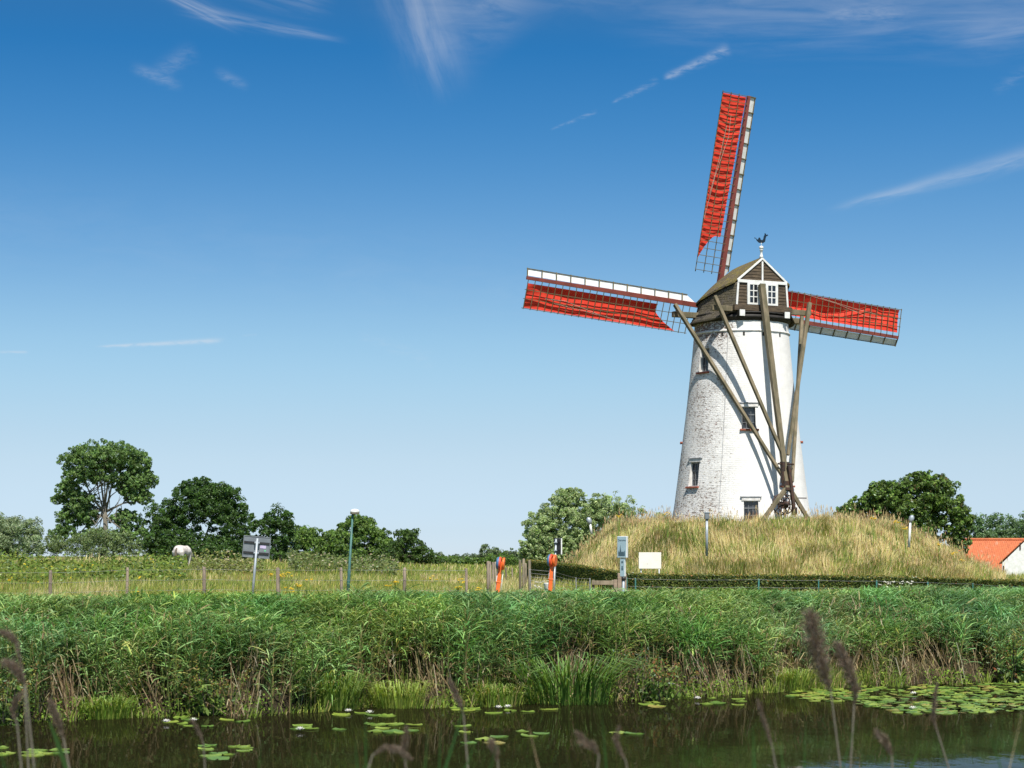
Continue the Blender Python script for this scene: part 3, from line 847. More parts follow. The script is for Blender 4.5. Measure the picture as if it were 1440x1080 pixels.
# sails --------------------------------------------------------------
TAU = R(9); PHI = 0.088
SN = AF * math.cos(TAU) + UP * math.sin(TAU)
SU = UP * math.cos(TAU) - AF * math.sin(TAU)
HUB = K(2.62, 0, 16.72)
D_UP = SU * math.cos(PHI) + AS * math.sin(PHI)
D_RT = AS * math.cos(PHI) - SU * math.sin(PHI)
mb = MB()
ax = Matrix((AS, SU, SN)).transposed()
mb.lathe(HUB - SN * 1.6, [(0.26, 0), (0.26, 1.1), (0.36, 1.15), (0.36, 2.05), (0.24, 2.15)], 16, ax)
shaft = mb.build('windshaft', M['iron'], mill)
def sail(kind, d, e, dep):
    """d: along the stock, e: towards the lattice side, dep: how far the stock sits along the windshaft"""
    base = HUB + SN * dep
    SL = {'left': 11.86, 'right': 11.95}.get(kind, 11.7)
    def S(r, w, q): return base + d * r + e * w + SN * q
    mb = MB()
    mb.beam(S(-0.55, 0, 0), S(5.0, 0, 0), 0.28, 0.28, up=SN, w1=0.25, h1=0.25)
    mb.beam(S(5.0, 0, 0), S(SL, 0, 0), 0.25, 0.25, up=SN, w1=0.18, h1=0.16)
    st = mb.build('sail', M['stock'], mill, loc=base, bevel=0.012)
    tw = lambda w: w * 0.10 - 0.09
    # lattice
    mb = MB(); rs = list(np.linspace(1.95, SL - 0.06, 25)); WO = 1.60
    for w in (0.62, 1.10, WO):
        mb.beam(S(rs[0] - 0.12, w, tw(w)), S(SL + 0.02, w, tw(w)), 0.034, 0.036, up=SN)
    for k, r in enumerate(rs):
        mb.beam(S(r, 0.08, tw(.1) - 0.045), S(r, WO + 0.05, tw(WO) - 0.045), 0.031, 0.036, up=SN)
    mb.build('lattice', M['lattice'], st)
    # leading boards, white, with their dark battens
    mb = MB(); r0 = 1.6
    n = 12; L = (SL - r0) / n
    for k in range(n):
        a, c = r0 + k * L + 0.015, r0 + (k + 1) * L - 0.015
        mb.prism([S(a, -0.13, 0.03), S(c, -0.13, 0.03), S(c, -0.46, 0.13), S(a if k else a + 0.5, -0.46, 0.13)], SN * 0.03)
    mb.build('leading_board', M['white'], st)
    mb = MB()
    for k in range(1, n + 1):
        r = r0 + k * L
        mb.beam(S(r - 0.02, -0.08, -0.02), S(r - 0.02, -0.53, 0.11), 0.05, 0.05, up=SN)
    mb.beam(S(r0 + 0.5, -0.49, 0.125), S(SL, -0.49, 0.125), 0.05, 0.05, up=SN)
    mb.build('leading_edge_batten', M['lattice'], st)
    # cloth
    rng = np.random.default_rng({'top': 1, 'left': 2, 'bottom': 3, 'right': 4}[kind])
    ph = rng.random(8) * 6.28
    nr, nw = 220, 44
    rows = []
    for i in range(nr):
        f = i / (nr - 1)
        row = []
        for k in range(nw):
            u = k / (nw - 1)
            # lower end: tongue running along the outer edge
            rin = 3.9 - 1.35 * max(0.0, (u - 0.25) / 0.75) ** 1.6
            r = rin + (SL - 0.1 - rin) * f
            w_in = (0.17 + 0.24 * (1 - f)) if kind in ('top', 'bottom') else 0.27
            w = w_in + (WO - 0.03 - w_in) * u
            wob = 0.10 * math.sin(r * 1.1 + ph[0]) + 0.05 * math.sin(r * 2.3 + ph[1]) + 0.012 * math.sin(r * 4.9 + ph[2])
            if kind in ('top', 'bottom'):
                sg = 1 if kind == 'top' else -1
                x = (r + sg * (0.26 * 4 * u * (1 - u) + 0.04 * math.sin(3 * u + ph[3]) + 0.05 * math.sin(r * 1.1 + ph[0]))) / 0.40
                p = x - math.floor(x)
                if kind == 'bottom': p = 1 - p
                # going down from the hook (p = 1): away and down, then back
                q = 0.068 * ((1 - p) / 0.2 if p > 0.80 else p / 0.80) ** 0.9
                q *= 0.35 + 0.65 * math.sin(math.pi * min(max(u, 0.03), 0.97)) ** 0.6
                q *= 0.75 + 0.35 * math.sin(r * 1.9 + ph[4]) 
            elif kind == 'left':
                x = w + wob * (0.5 if w > 0.4 else 0.2) * min(1, (u * 4)) 
                nodes = [0.27, 0.52, 1.05, 1.12, 1.36, 1.41, 1.66]
                qs = [0.0, 0.20, 0.04, 0.10, 0.03, 0.08, 0.0]
                q = float(np.interp(x, nodes, qs))
                tip = max(0, (r - 10.4) / 1.5)
                if tip > 0: q = q * (1 - 0.75 * min(1, tip)) + 0.05 * math.sin(x * 9) * min(1, tip)
            else:
                g = WO - w                     # down from the upper edge
                band = 0.80 - 0.55 * sstep((r - 6.0) / 5.0) + wob * 0.7 - 0.25 * math.exp(-((r - 9.9) / 0.5) ** 2)
                band = max(0.12, band)
                nodes = [0.0, band, band + 0.28, band + 0.33, 1.30]
                qs = [0.02, 0.03 + band * 0.52, 0.05 + band * 0.28, 0.11 + band * 0.26, 0.02]
                if nodes[3] > 1.25: nodes = [0.0, band, 1.30]; qs = [0.02, 0.03 + band * 0.52, 0.02]
                q = float(np.interp(g, nodes, qs))
                q += 0.02 * math.sin(r * 2.3 + g * 4 + ph[3])
            q += 0.006 * math.sin(r * 4 + w * 5 + ph[5])
            row.append(S(r, w, max(q, 0.0) + tw(w) + 0.03))
        rows.append(row)
    mb = MB(); mb.grid(rows)
    mb.build('sailcloth', M['cloth'], st, fix=False)
    # sail ropes
    mb = MB()
    def rope(pts):
        mb.tube([S(*p) for p in pts], 0.009, 5)
    rope([(SL - 1.2, 0.95, -0.06), (SL - 2.4, 0.9, -0.07), (SL - 4.6, 1.35, -0.06), (SL - 7.0, WO, 0.0)])
    rope([(SL - 1.8, 1.12, -0.06), (SL - 3.5, 1.25, -0.07), (SL - 5.6, 1.5, -0.02)])
    mb.build('sail_rope', M['rope'], st)
    return st
sail('top', D_UP, -D_RT, 0.15)
sail('bottom', -D_UP, D_RT, 0.15)
sail('left', -D_RT, -D_UP, -0.32)
sail('right', D_RT, D_UP, -0.32)

# tail: cross beams, tail pole, braces, winch
mb = MB(); mb.beam(K(-1.97, -2.98, 16.10), K(-1.97, 3.12, 16.10), 0.26, 0.28); mb.build('cross_beam', M['wood_beam'], mill, bevel=0.02)
mb = MB(); mb.beam(K(0.5, -3.95, 15.98), K(0.5, 4.15, 15.98), 0.28, 0.30); mb.build('cross_beam', M['wood_beam'], mill, bevel=0.02)
def KP(px, py, t):
    """point of the tail plane: on the vertical plane through axis station t"""
    # solve across-position s so that the point shows at px
    m = (px - 720) / F_PX
    bx, by = C0.x + AF.x * t, C0.y + AF.y * t
    s = (m * by - bx) / (AS.x - m * AS.y)
    y = by + AS.y * s
    return Vector((bx + AS.x * s, y, Z(py, y)))
tb_top, tb_bot = KP(1071, 400, -2.42), KP(1107, 690, -5.0)
mb = MB(); mb.beam(tb_top, tb_bot, 0.28, 0.32, up=AS, w1=0.22, h1=0.24); mb.build('tail_pole', M['wood_beam'], mill, bevel=0.02)
def brace(p0, p1, w0, w1):
    mb = MB(); mb.beam(p0, p1, w0, w0, up=AS, w1=w1, h1=w1); return mb.build('brace', M['wood_beam'], mill, bevel=0.015)
brace(KP(949, 428, 0.28), KP(1109, 683, -4.94), 0.19, 0.16)
brace(KP(1005, 416, -2.22), KP(1102, 642, -4.6), 0.19, 0.16)
brace(KP(1138.5, 426, -2.2), KP(1108, 640, -4.62), 0.20, 0.15)
brace(KP(1128, 441, 0.28), KP(1114, 678, -4.86), 0.18, 0.15)
# iron-bound foot, lever, ground legs, capstan wheel
foot = KP(1107, 690, -5.0)
mb = MB(); mb.box(foot + UP * 0.95 + AF * 0.22 - AS * 0.12, (0.16, 0.2, 1.1), rotS); mb.box(foot + UP * 0.1, (0.36, 0.3, 0.13), rotS)
mb.box(KP(1105, 680, -4.9), (0.3, 0.3, 0.26), rotS); mb.tube([KP(1094, 652, -4.68), KP(1116, 653, -4.68)], 0.05, 6)
mb.build('tail_shoe', M['iron'], mill)
mb = MB(); mb.beam(KP(1109, 655, -4.98), KP(1116.5, 717, -5.2), 0.17, 0.15, up=AS); mb.box(KP(1117, 719, -5.2), (0.24, 0.22, 0.42), rotS)
mb.build('brake_lever', M['iron'], mill, bevel=0.01)
for px in (1071, 1139):
    g = KP(px, 730, -5.15 if px > 1100 else -5.3)
    mb = MB(); mb.beam(foot + UP * 0.15 + AS * (0.12 if px > 1100 else -0.05), g - UP * 0.15, 0.19, 0.19); mb.build('ground_leg', M['wood_beam'], mill, bevel=0.012)
wc = KP(1102, 709, -4.85)
mb = MB()
rw = 0.53
axw = Matrix((AS, UP, -AF)).transposed()
for zz_, rr in ((-0.22, rw), (0.22, rw * 0.92)):
    ring = [wc - AF * zz_ + AS * math.cos(a) * rr + UP * math.sin(a) * rr for a in np.linspace(0, 2 * math.pi, 25)]
    mb.tube(ring, 0.035, 6)
    for a in np.linspace(0, 2 * math.pi, 9)[:-1]:
        mb.tube([wc - AF * zz_, wc - AF * zz_ + AS * math.cos(a) * (rr + 0.1) + UP * math.sin(a) * (rr + 0.1)], 0.026, 5)
mb.lathe(wc, [(0.07, -0.5), (0.14, -0.34), (0.14, 0.34), (0.07, 0.5)], 12, axw)
for a in np.linspace(0, 2 * math.pi, 6)[:-1]:
    mb.tube([wc + AF * 0.15 + AS * math.cos(a) * 0.2 + UP * math.sin(a) * 0.2, wc - AF * 0.15 + AS * math.cos(a + .5) * 0.22 + UP * math.sin(a + .5) * 0.22], 0.05, 6)
mb.build('winch_wheel', M['iron'], mill)
mb = MB(); mb.tube([KP(1096, 700, -5.1), KP(1134, 700.5, -5.0)], 0.03, 6); mb.build('winch_bar', M['iron'], mill)
mb = MB(); mb.tube([KP(1110, 690, -4.95), wc + UP * 0.5, wc + AF * 0.1], 0.02, 5); mb.build('winch_chain', M['iron'], mill)

# ------------------------------------------------------------------ trees
def blob_dirs(n, rng, up=0.25):
    d = rng.normal(size=(n, 3)); d[:, 2] += up
    return norm(d)
def tree(name, label, cat, d, crown, trunk, cols, leaf, n_leaves, group=None, seed=1, clump=0.30, bark='bark', limbs=9, hug=0.5, aspect=0.55, droop=0.0, base_z=None, depth=0.85, core=True):
    """crown: ellipsoids (px, py, rx, ry) as seen at distance d; trunk: (px of the foot, px of the fork, py of the fork, radius)"""
    rng = np.random.default_rng(seed)
    k = d / F_PX
    fx = X(trunk[0], d)
    gz = float(height(fx, d)) if base_z is None else base_z
    foot = Vector((fx, d, gz - 0.15))
    root = empty(name, (fx, d, gz), label, cat, group)
    ell = [np.array([X(px, d), d, Z(py, d), rx * k, rx * k * depth, ry * k]) for px, py, rx, ry in crown]
    for e in ell: e[1] += rng.uniform(-0.25, 0.25) * e[3]
    vol = np.array([(e[3] * e[5]) ** 0.8 for e in ell]); vol = vol / vol.sum()
    sp = Soup()
    tips = []
    for e, vshare in zip(ell, vol):
        rc = clump * min(e[3], e[5])
        nc = max(5, int(3.2 * (e[3] * e[4] * e[5]) ** (2 / 3) / rc ** 2 * 0.9))
        nl = max(6, int(n_leaves * vshare / nc))
        cd = blob_dirs(nc, rng)
        cr = rng.random(nc) ** hug
        cc = e[:3] + cd * cr[:, None] * (e[3:] - rc * 0.5)
        tips.append((e[:3], cc))
        shade = rng.uniform(0.75, 1.3, nc)
        for c, dirn, sh in zip(cc, cd, shade):
            r_ = rc * rng.uniform(0.6, 1.7)
            dd = norm(rng.normal(size=(nl, 3)) + dirn * 0.45 + np.array([0, 0, 0.25]))
            rad = r_ * (rng.random(nl) ** 0.45)
            pos = c + dd * rad[:, None] * np.array([1, 1, 0.8])
            add_leaves(sp, pos, np.full(nl, leaf), jitter(cols, nl, 0.28, rng) * sh, rng, dd, aspect, droop)
    sp.build('crown', M['leaf'], root, loc=(fx, d, gz))
    # trunk and limbs
    mb = MB()
    fork = Vector((X(trunk[1], d), d, Z(trunk[2], d)))
    r0 = trunk[3]
    mid = foot.lerp(fork, 0.5) + Vector((rng.uniform(-.2, .2) * r0 * 3, 0, 0))
    mb.tube([foot, foot.lerp(mid, 0.25), mid, fork], [r0 * 1.35, r0 * 1.05, r0 * 0.9, r0 * 0.75], 9)
    allc = np.concatenate([c for _, c in tips])
    for i in range(limbs):
        t = Vector(allc[rng.integers(len(allc))])
        st = foot.lerp(fork, rng.uniform(0.75, 1.0))
        m1 = st.lerp(t, 0.4) + Vector(rng.normal(size=3)) * (t - st).length * 0.06 + Vector((0, 0, (t - st).length * 0.07))
        rr = r0 * rng.uniform(0.25, 0.5)
        mb.tube([st, m1, t], [rr, rr * 0.6, rr * 0.15], 6)
        for _ in range(3):
            t2 = Vector(allc[rng.integers(len(allc))])
            if (t2 - m1).length < (t - st).length * 0.9:
                mb.tube([m1, m1.lerp(t2, 0.5) + Vector((0, 0, 0.05 * (t2 - m1).length)), t2], [rr * 0.5, rr * 0.3, rr * 0.1], 5)
    mb.build('trunk', M[bark], root, loc=(fx, d, gz))
    return root
OAK = [(0.060, 0.125, 0.025, 3), (0.092, 0.170, 0.036, 2), (0.040, 0.088, 0.02, 2)]
POP = [(0.14, 0.235, 0.07, 3), (0.20, 0.30, 0.09, 2), (0.08, 0.15, 0.045, 1)]
WIL = [(0.27, 0.34, 0.19, 3), (0.20, 0.26, 0.13, 2), (0.34, 0.40, 0.25, 1)]
OLV = [(0.36, 0.45, 0.21, 3), (0.48, 0.56, 0.29, 2), (0.25, 0.32, 0.14, 2)]
WAL = [(0.13, 0.22, 0.045, 3), (0.20, 0.29, 0.065, 2), (0.05, 0.082, 0.02, 2), (0.14, 0.11, 0.05, 0.25)]
SHR = [(0.12, 0.205, 0.04, 3), (0.165, 0.25, 0.055, 2), (0.075, 0.14, 0.03, 1)]
FAR = [(0.13, 0.175, 0.085, 3), (0.16, 0.205, 0.11, 2)]

tree('poplar_tree', 'tall broad green tree with open crown and bare pale limbs showing inside', 'tree', 270,
     [(150, 640, 48, 22), (112, 650, 30, 24), (190, 655, 26, 26), (150, 662, 50, 22), (115, 672, 30, 16), (185, 680, 30, 16), (108, 718, 22, 14), (98, 690, 20, 14), (85, 703, 16, 8), (120, 705, 22, 16), (205, 676, 18, 16), (195, 700, 24, 12), (178, 690, 16, 12), (120, 728, 22, 20), (95, 730, 20, 16), (175, 730, 26, 16), (90, 752, 26, 16), (185, 752, 30, 16), (140, 756, 40, 14)],
     (147, 147, 712, 0.38), POP, 0.34, 62000, seed=3, clump=0.19, bark='bark_pale', limbs=26, hug=0.45)
tree('oak_tree', 'large dark green round tree standing behind the grazing horse', 'tree', 165,
     [(275, 712, 52, 40), (235, 735, 38, 32), (312, 705, 34, 34), (325, 740, 32, 40), (250, 765, 50, 24), (310, 770, 45, 20), (280, 690, 30, 20), (225, 762, 26, 26), (280, 778, 72, 20), (235, 780, 34, 16), (330, 778, 26, 18)],
     (280, 280, 765, 0.4), OAK, 0.20, 76000, seed=5, clump=0.15, limbs=6)
tree('oak_tree', 'dark green tree with a notched top behind the back of the grey road sign', 'tree', 185,
     [(390, 735, 24, 26), (375, 745, 18, 20), (405, 748, 16, 22), (352, 760, 18, 22), (395, 770, 30, 18), (355, 735, 8, 14), (390, 782, 34, 14), (360, 778, 18, 16)], (392, 392, 775, 0.3), OAK, 0.25, 11000, seed=6, clump=0.3, limbs=5)
tree('thorn_tree', 'low mid green bushy tree filling the gap behind the lamp post', 'tree', 200,
     [(435, 764, 36, 28), (420, 758, 24, 20), (465, 766, 22, 20), (460, 775, 26, 20), (480, 780, 22, 16), (440, 786, 44, 12)], (438, 438, 785, 0.25), SHR, 0.26, 17000, seed=8, clump=0.2, limbs=4)
tree('thorn_tree', 'domed green tree rising right behind the green lamp post', 'tree', 215,
     [(505, 752, 36, 28), (478, 760, 22, 22), (535, 765, 22, 26), (500, 735, 16, 12), (510, 780, 46, 18)], (505, 505, 785, 0.3), SHR, 0.27, 26000, seed=9, clump=0.2, limbs=4)
tree('thorn_tree', 'small dark green tree standing last in the row above the meadow', 'tree', 205,
     [(578, 763, 26, 22), (550, 780, 22, 14), (560, 775, 18, 20), (594, 780, 18, 16), (575, 752, 14, 10), (612, 790, 12, 8), (580, 788, 30, 12)], (578, 578, 785, 0.25), [(0.065, 0.12, 0.026, 3), (0.09, 0.15, 0.034, 2)], 0.26, 10000, seed=10, clump=0.3, limbs=4)
tree('willow_tree', 'silver green round willow at the edge of the field beside the tall open tree', 'tree', 210,
     [(25, 748, 36, 28), (-10, 745, 30, 28), (50, 760, 18, 20), (0, 765, 40, 20), (20, 776, 44, 12)], (20, 20, 770, 0.4), WIL, 0.30, 26000, seed=12, clump=0.3, limbs=4, aspect=0.3)
tree('willow_shrub', 'pale green spreading shrub below the tall open tree', 'shrub', 200,
     [(140, 762, 36, 22), (110, 766, 24, 16), (74, 768, 24, 16), (175, 764, 26, 18), (85, 770, 18, 10), (195, 772, 18, 12), (140, 778, 62, 12)], (140, 140, 785, 0.2), [(0.155, 0.21, 0.08, 3), (0.20, 0.255, 0.105, 2)], 0.26, 12000, seed=13, clump=0.28, limbs=4, aspect=0.35)
tree('willow_tree', 'big light green pollard willow standing beside the grassy mound', 'tree', 126,
     [(800, 728, 44, 36), (765, 745, 34, 34), (840, 730, 42, 36), (872, 736, 26, 28), (790, 765, 52, 24), (750, 768, 22, 20), (800, 700, 26, 16), (840, 765, 40, 24), (790, 782, 52, 16), (745, 780, 18, 14)],
     (795, 795, 770, 0.45), OLV, 0.15, 100000, seed=15, clump=0.13, limbs=6, aspect=0.40)
tree('willow_sapling', 'thin pale willow saplings growing loosely out of the mound edge by the tower', 'sapling', 124,
     [(868, 712, 8, 22), (887, 715, 8, 20), (902, 722, 8, 14), (850, 708, 6, 20), (930, 727, 12, 8)], (880, 880, 750, 0.07), OLV, 0.17, 1500, seed=16, clump=0.5, limbs=8, aspect=0.3)
tree('walnut_tree', 'broad dark green fruit tree behind the mound beside the orange roof', 'tree', 131,
     [(1275, 708, 58, 34), (1225, 715, 36, 24), (1245, 702, 38, 26), (1192, 722, 22, 14), (1320, 705, 40, 34), (1345, 730, 26, 30), (1270, 745, 70, 30), (1345, 765, 24, 22), (1300, 680, 40, 18), (1240, 692, 22, 14)],
     (1285, 1285, 760, 0.32), WAL, 0.21, 46000, seed=18, clump=0.19, limbs=7, aspect=0.6)
for i, (px, py, rx, ry, d_) in enumerate(((1378, 742, 18, 22, 240), (1402, 740, 16, 20, 245), (1424, 742, 18, 20, 250), (1450, 738, 22, 24, 242))):
    tree('background_tree', ['bluish green tree peeking out beside the fruit tree above the orange roof', 'bluish green tree second along above the orange roof ridge', 'bluish green tree above the far end of the orange roof', 'bluish green tree rising behind the white gable'][i], 'tree', d_,
         [(px, py, rx, ry), (px - 6, py + 14, rx, ry), (px + 7, py + 18, rx, ry * 0.8), (px, py + 34, rx, ry)], (px, px, 775, 0.25), [(0.12, 0.20, 0.085, 3), (0.155, 0.24, 0.105, 2)], 0.3, 4500, 'trees above the orange roof', seed=20 + i, clump=0.3, limbs=3)
for i, (px, py, rx, ry, lb) in enumerate(((628, 790, 26, 9, 'low green field shrub just past the last tree of the row'), (664, 791, 24, 8, 'low green field shrub in the middle of the horizon gap'), (702, 789, 26, 11, 'low green field shrub behind the leaning orange stand'))):
    tree('field_shrub', lb, 'shrub', 235, [(px, py, rx, ry), (px - rx * .5, py + 2, rx * .6, ry * .8), (px + rx * .5, py + 3, rx * .6, ry * .8)], (px, px, 794, 0.12), SHR, 0.24, 6000, 'low shrubs in the horizon gap', seed=60 + i, clump=0.3, limbs=2)
far_spec = [(612, 784, 16, 8, 420), (640, 786, 14, 7, 520), (660, 785, 14, 7, 560), (682, 777, 9, 12, 450), (698, 779, 10, 10, 470), (716, 780, 12, 9, 460), (735, 782, 14, 8, 480), (757, 781, 16, 9, 500), (626, 788, 18, 6, 600), (672, 786, 14, 7, 520), (706, 787, 16, 6, 520)]
far_lab = ['pale far hedge tree just past the last dark tree', 'low far tree in the middle of the gap on the horizon', 'low far tree on the horizon left short of the taller pair', 'rounded far tree rising a little over the horizon gap', 'far tree next to the rounded one on the horizon', 'far tree above the orange lifebuoy stand', 'far tree just before the big light willow', 'far tree half hidden by the big light willow', 'long low far bush along the horizon gap', 'low far bush under the rounded far tree', 'low far bush behind the first lifebuoy stand']
for i, (px, py, rx, ry, d_) in enumerate(far_spec):
    lb = far_lab[i].replace('horizon left short of', 'horizon short of')
    tree('distant_tree', lb, 'tree', d_, [(px, py, rx, ry), (px - rx * .4, py + ry * .5, rx, ry * .7), (px + rx * .5, py + ry * .4, rx * .8, ry * .7)], (px, px, 786, 0.25), FAR, 0.55, 1300, 'small trees on the horizon', seed=40 + i, clump=0.35, limbs=2)

# ------------------------------------------------------------------ growth helpers
def pxof(x, y): return 720 + F_PX * x / y
def noise2(x, y, s, seed=0):
    """cheap smooth value noise, 0..1"""
    rr = np.random.default_rng(seed); tab = rr.random((64, 64))
    u, v = x / s, y / s
    iu, iv = np.floor(u).astype(int), np.floor(v).astype(int)
    fu, fv = u - iu, v - iv
    fu = fu * fu * (3 - 2 * fu); fv = fv * fv * (3 - 2 * fv)
    g = lambda a, c: tab[a % 64, c % 64]
    return (g(iu, iv) * (1 - fu) + g(iu + 1, iv) * fu) * (1 - fv) + (g(iu, iv + 1) * (1 - fu) + g(iu + 1, iv + 1) * fu) * fv
def in_mound(x, y): return height(x, y) > LAND + 0.25
G_GREEN = np.array([0.25, 0.33, 0.075]); G_DARK = np.array([0.12, 0.19, 0.04]); G_YEL = np.array([0.42, 0.43, 0.105]); G_STRAW = np.array([0.72, 0.62, 0.32]); G_BROWN = np.array([0.40, 0.28, 0.12])
def pick(n, probs, rng):
    """probs (n,5) weights for green, dark, yellow-green, straw, brown"""
    p = probs / probs.sum(1, keepdims=True); c = p.cumsum(1)
    k = (rng.random((n, 1)) > c).sum(1).clip(0, 4)
    pal = np.stack([G_GREEN, G_DARK, G_YEL, G_STRAW, G_BROWN])
    col = pal[k] * (1 + (rng.random((n, 1)) - .5) * 0.5) * (1 + (rng.random((n, 3)) - .5) * 0.15)
    return np.clip(col, 0.004, 1), k
def wind(n, rng, amt=0.35):
    a = rng.normal(size=(n, 2)) * amt * 0.7
    a[:, 0] += amt * 0.35
    return a

# meadow grass between the reeds and the trees
rng = np.random.default_rng(21)
def meadow(n, y0, y1, hmin, hmax, w):
    y = np.sqrt(rng.random(n) * (y1 ** 2 - y0 ** 2) + y0 ** 2)
    px = rng.uniform(-380, 1780, n)
    x = (px - 720) * y / F_PX
    ok = ~((np.hypot(x - MC[0], (y - MC[1])) < 9.5)) 
    ok2 = ~((px[ok] > 840) & (y[ok] > 60) & (y[ok] < 90) & (rng.random(ok.sum()) < 0.8))
    x, y, px = x[ok][ok2], y[ok][ok2], px[ok][ok2]; n = len(x)
    z = height(x, y)
    n1 = noise2(x, y, 7.0, 1); n2 = noise2(x, y * 0.5, 2.5, 2)
    weeds = ((px < 270) & (y > 92 + 6 * n1) & (y < 128)).astype(float)
    weeds2 = ((px > 415) & (px < 550) & (y > 118) & (y < 140)).astype(float)
    strawp = ((px > 40) & (px < 165) & (y > 68) & (y < 84)).astype(float) + ((px > 590) & (px < 690) & (y > 100) & (y < 125)).astype(float) * 0.8 + ((px < 230) & (y > 130)) * 1.4 + ((px > 690) & (px < 770) & (y > 66) & (y < 110)) * 1.5
    pr = np.stack([0.9 + 0.6 * n1, 0.25 + weeds * 2.2 + weeds2 * 2, 0.9 + 0.5 * n2 - weeds * 0.3, 0.12 + 3.2 * np.clip(n2 * 0.6 + n1 * 0.4 - 0.5, 0, 1) + strawp * 2.5, 0.10 + strawp * 0.3 + weeds2 * 0.4], 1)
    col, k = pick(n, np.clip(pr, 0.01, 9), rng)
    h = rng.uniform(hmin, hmax, n) * (0.5 + 0.8 * n1) * (0.7 + 0.6 * n2) * (1 + 0.7 * weeds + 0.8 * weeds2 + 0.3 * strawp)
    return np.stack([x, y, z - 0.03], 1), h, w * y / 80.0, wind(n, rng, 0.75), col
sp = Soup()
for args in ((130000, 60, 100, 0.18, 0.55, 0.019), (130000, 95, 150, 0.2, 0.55, 0.022), (36000, 145, 240, 0.3, 0.6, 0.04)):
    p, h, w, ln, col = meadow(*args)
    add_blades(sp, p, h, w, ln, col, rng)
tag(sp.build('meadow_grass', M['grass']), 'yellow green meadow grass with straw coloured patches', 'grass', kind='stuff')
# broad leaved weeds in the meadow, with yellow heads
sp = Soup(); n = 9000
y = rng.uniform(93, 126, n); px = rng.uniform(-40, 262, n)
x = (px - 720) * y / F_PX; z = height(x, y)
keep = noise2(x, y, 5, 4) > 0.36; x, y, z = x[keep], y[keep], z[keep]; n = len(x)
hh = rng.uniform(0.1, 1.0, n) * (0.6 + 0.7 * noise2(x, y, 4, 5))
col = jitter([(0.10, 0.165, 0.03, 4), (0.15, 0.215, 0.04, 3), (0.22, 0.26, 0.05, 2), (0.62, 0.48, 0.03, 0.16)], n, 0.25, rng)
add_leaves(sp, np.stack([x, y, z + hh], 1), np.full(n, 0.20), col, rng, np.tile([0, -0.3, 0.8], (n, 1)))
y = rng.uniform(120, 138, 5000); px = rng.uniform(405, 560, 5000); x = (px - 720) * y / F_PX; z = height(x, y)
hh = rng.uniform(0.1, 1.1, 5000) * (0.5 + 0.8 * noise2(x, y, 3, 6))
col = jitter([(0.11, 0.155, 0.045, 4), (0.16, 0.195, 0.07, 3), (0.40, 0.35, 0.23, 0.7)], 5000, 0.25, rng)
add_leaves(sp, np.stack([x, y, z + hh], 1), np.full(5000, 0.2), col, rng, np.tile([0, -0.3, 0.8], (5000, 1)))
y = rng.uniform(112, 124, 3000); px = rng.uniform(270, 370, 3000); x = (px - 720) * y / F_PX; z = height(x, y)
hh = rng.uniform(0.1, 1.1, 3000) * (0.5 + 0.8 * noise2(x, y, 3, 7))
col = jitter([(0.14, 0.18, 0.045, 4), (0.21, 0.22, 0.07, 3), (0.42, 0.36, 0.24, 0.8)], 3000, 0.25, rng)
add_leaves(sp, np.stack([x, y, z + hh], 1), np.full(3000, 0.18), col, rng, np.tile([0, -0.3, 0.8], (3000, 1)))
tag(sp.build('meadow_weeds', M['straw']), 'dark green weeds with tiny yellow heads covering the field', 'weeds', kind='stuff')

# long dry grass on the mound
sp = Soup(); n = 200000
a = rng.uniform(0, 2 * math.pi, n); r = np.sqrt(rng.random(n)) * 14.5
x = MC[0] + r * np.cos(a); y = MC[1] + r * np.sin(a)
ok = in_mound(x, y) & ((y < MC[1] + 4) | (np.hypot(x - MC[0], y - MC[1]) > 6)) & (np.hypot(x - C0.x, y - C0.y) > 3.9)
x, y = x[ok], y[ok]; n = len(x); z = height(x, y)
n1 = noise2(x + z * 0.5, y + z * 1.2, 1.1, 8); n2 = noise2(x + z * 0.6, y + z * 1.5, 2.8, 9); n3 = noise2(x + 0.4 * z, (y + z) * 0.5, 0.45, 10)
strawish = np.clip((n1 * 0.7 + n2 * 0.5 + n3 * 0.5 - 0.72) * 4.5, 0, 2.2)
greenish = np.clip((0.62 - n1 * 0.5 - n3 * 0.5) * 5, 0, 1.5)
pr = np.stack([0.22 + 0.8 * greenish, 0.03 + 0.35 * greenish, 0.7 + 0.0 * n1, 0.45 + 2.2 * strawish, 0.15 + 0.6 * np.clip(n3 - 0.5, 0, 1) + 0.25 * (z > 3.6)], 1)
col, k = pick(n, pr, rng)
h = rng.uniform(0.28, 0.95, n) * (0.45 + 0.75 * n2) * (0.7 + 0.7 * n3)
wd = wind(n, rng, 0.35); ang = noise2(x, y + z, 1.9, 11) * 9.0
wd[:, 0] += 0.5 * np.cos(ang); wd[:, 1] += 0.5 * np.sin(ang) - 0.15
add_blades(sp, np.stack([x, y, z - 0.04], 1), h, 0.021, wd, col, rng, bend=0.6)
# seed heads
m = rng.random(n) < 0.10
ps = np.stack([x, y, z], 1)[m]; hs = h[m] * rng.uniform(0.95, 1.25, m.sum()); nn = len(ps)
lean = wind(nn, rng, 0.35); top_ = ps + np.stack([lean[:, 0] * hs * 0.4, lean[:, 1] * hs * 0.4, hs], 1)
hc = jitter([(0.66, 0.53, 0.27, 3), (0.52, 0.36, 0.19, 2), (0.42, 0.24, 0.14, 1)], nn, 0.2, rng)
add_blades(sp, top_ - np.array([0, 0, 0.1]), 0.22, 0.030, lean * 1.6, hc, rng)
tag(sp.build('mound_grass', M['straw']), 'long straw coloured grass covering the mill mound', 'grass', kind='stuff')

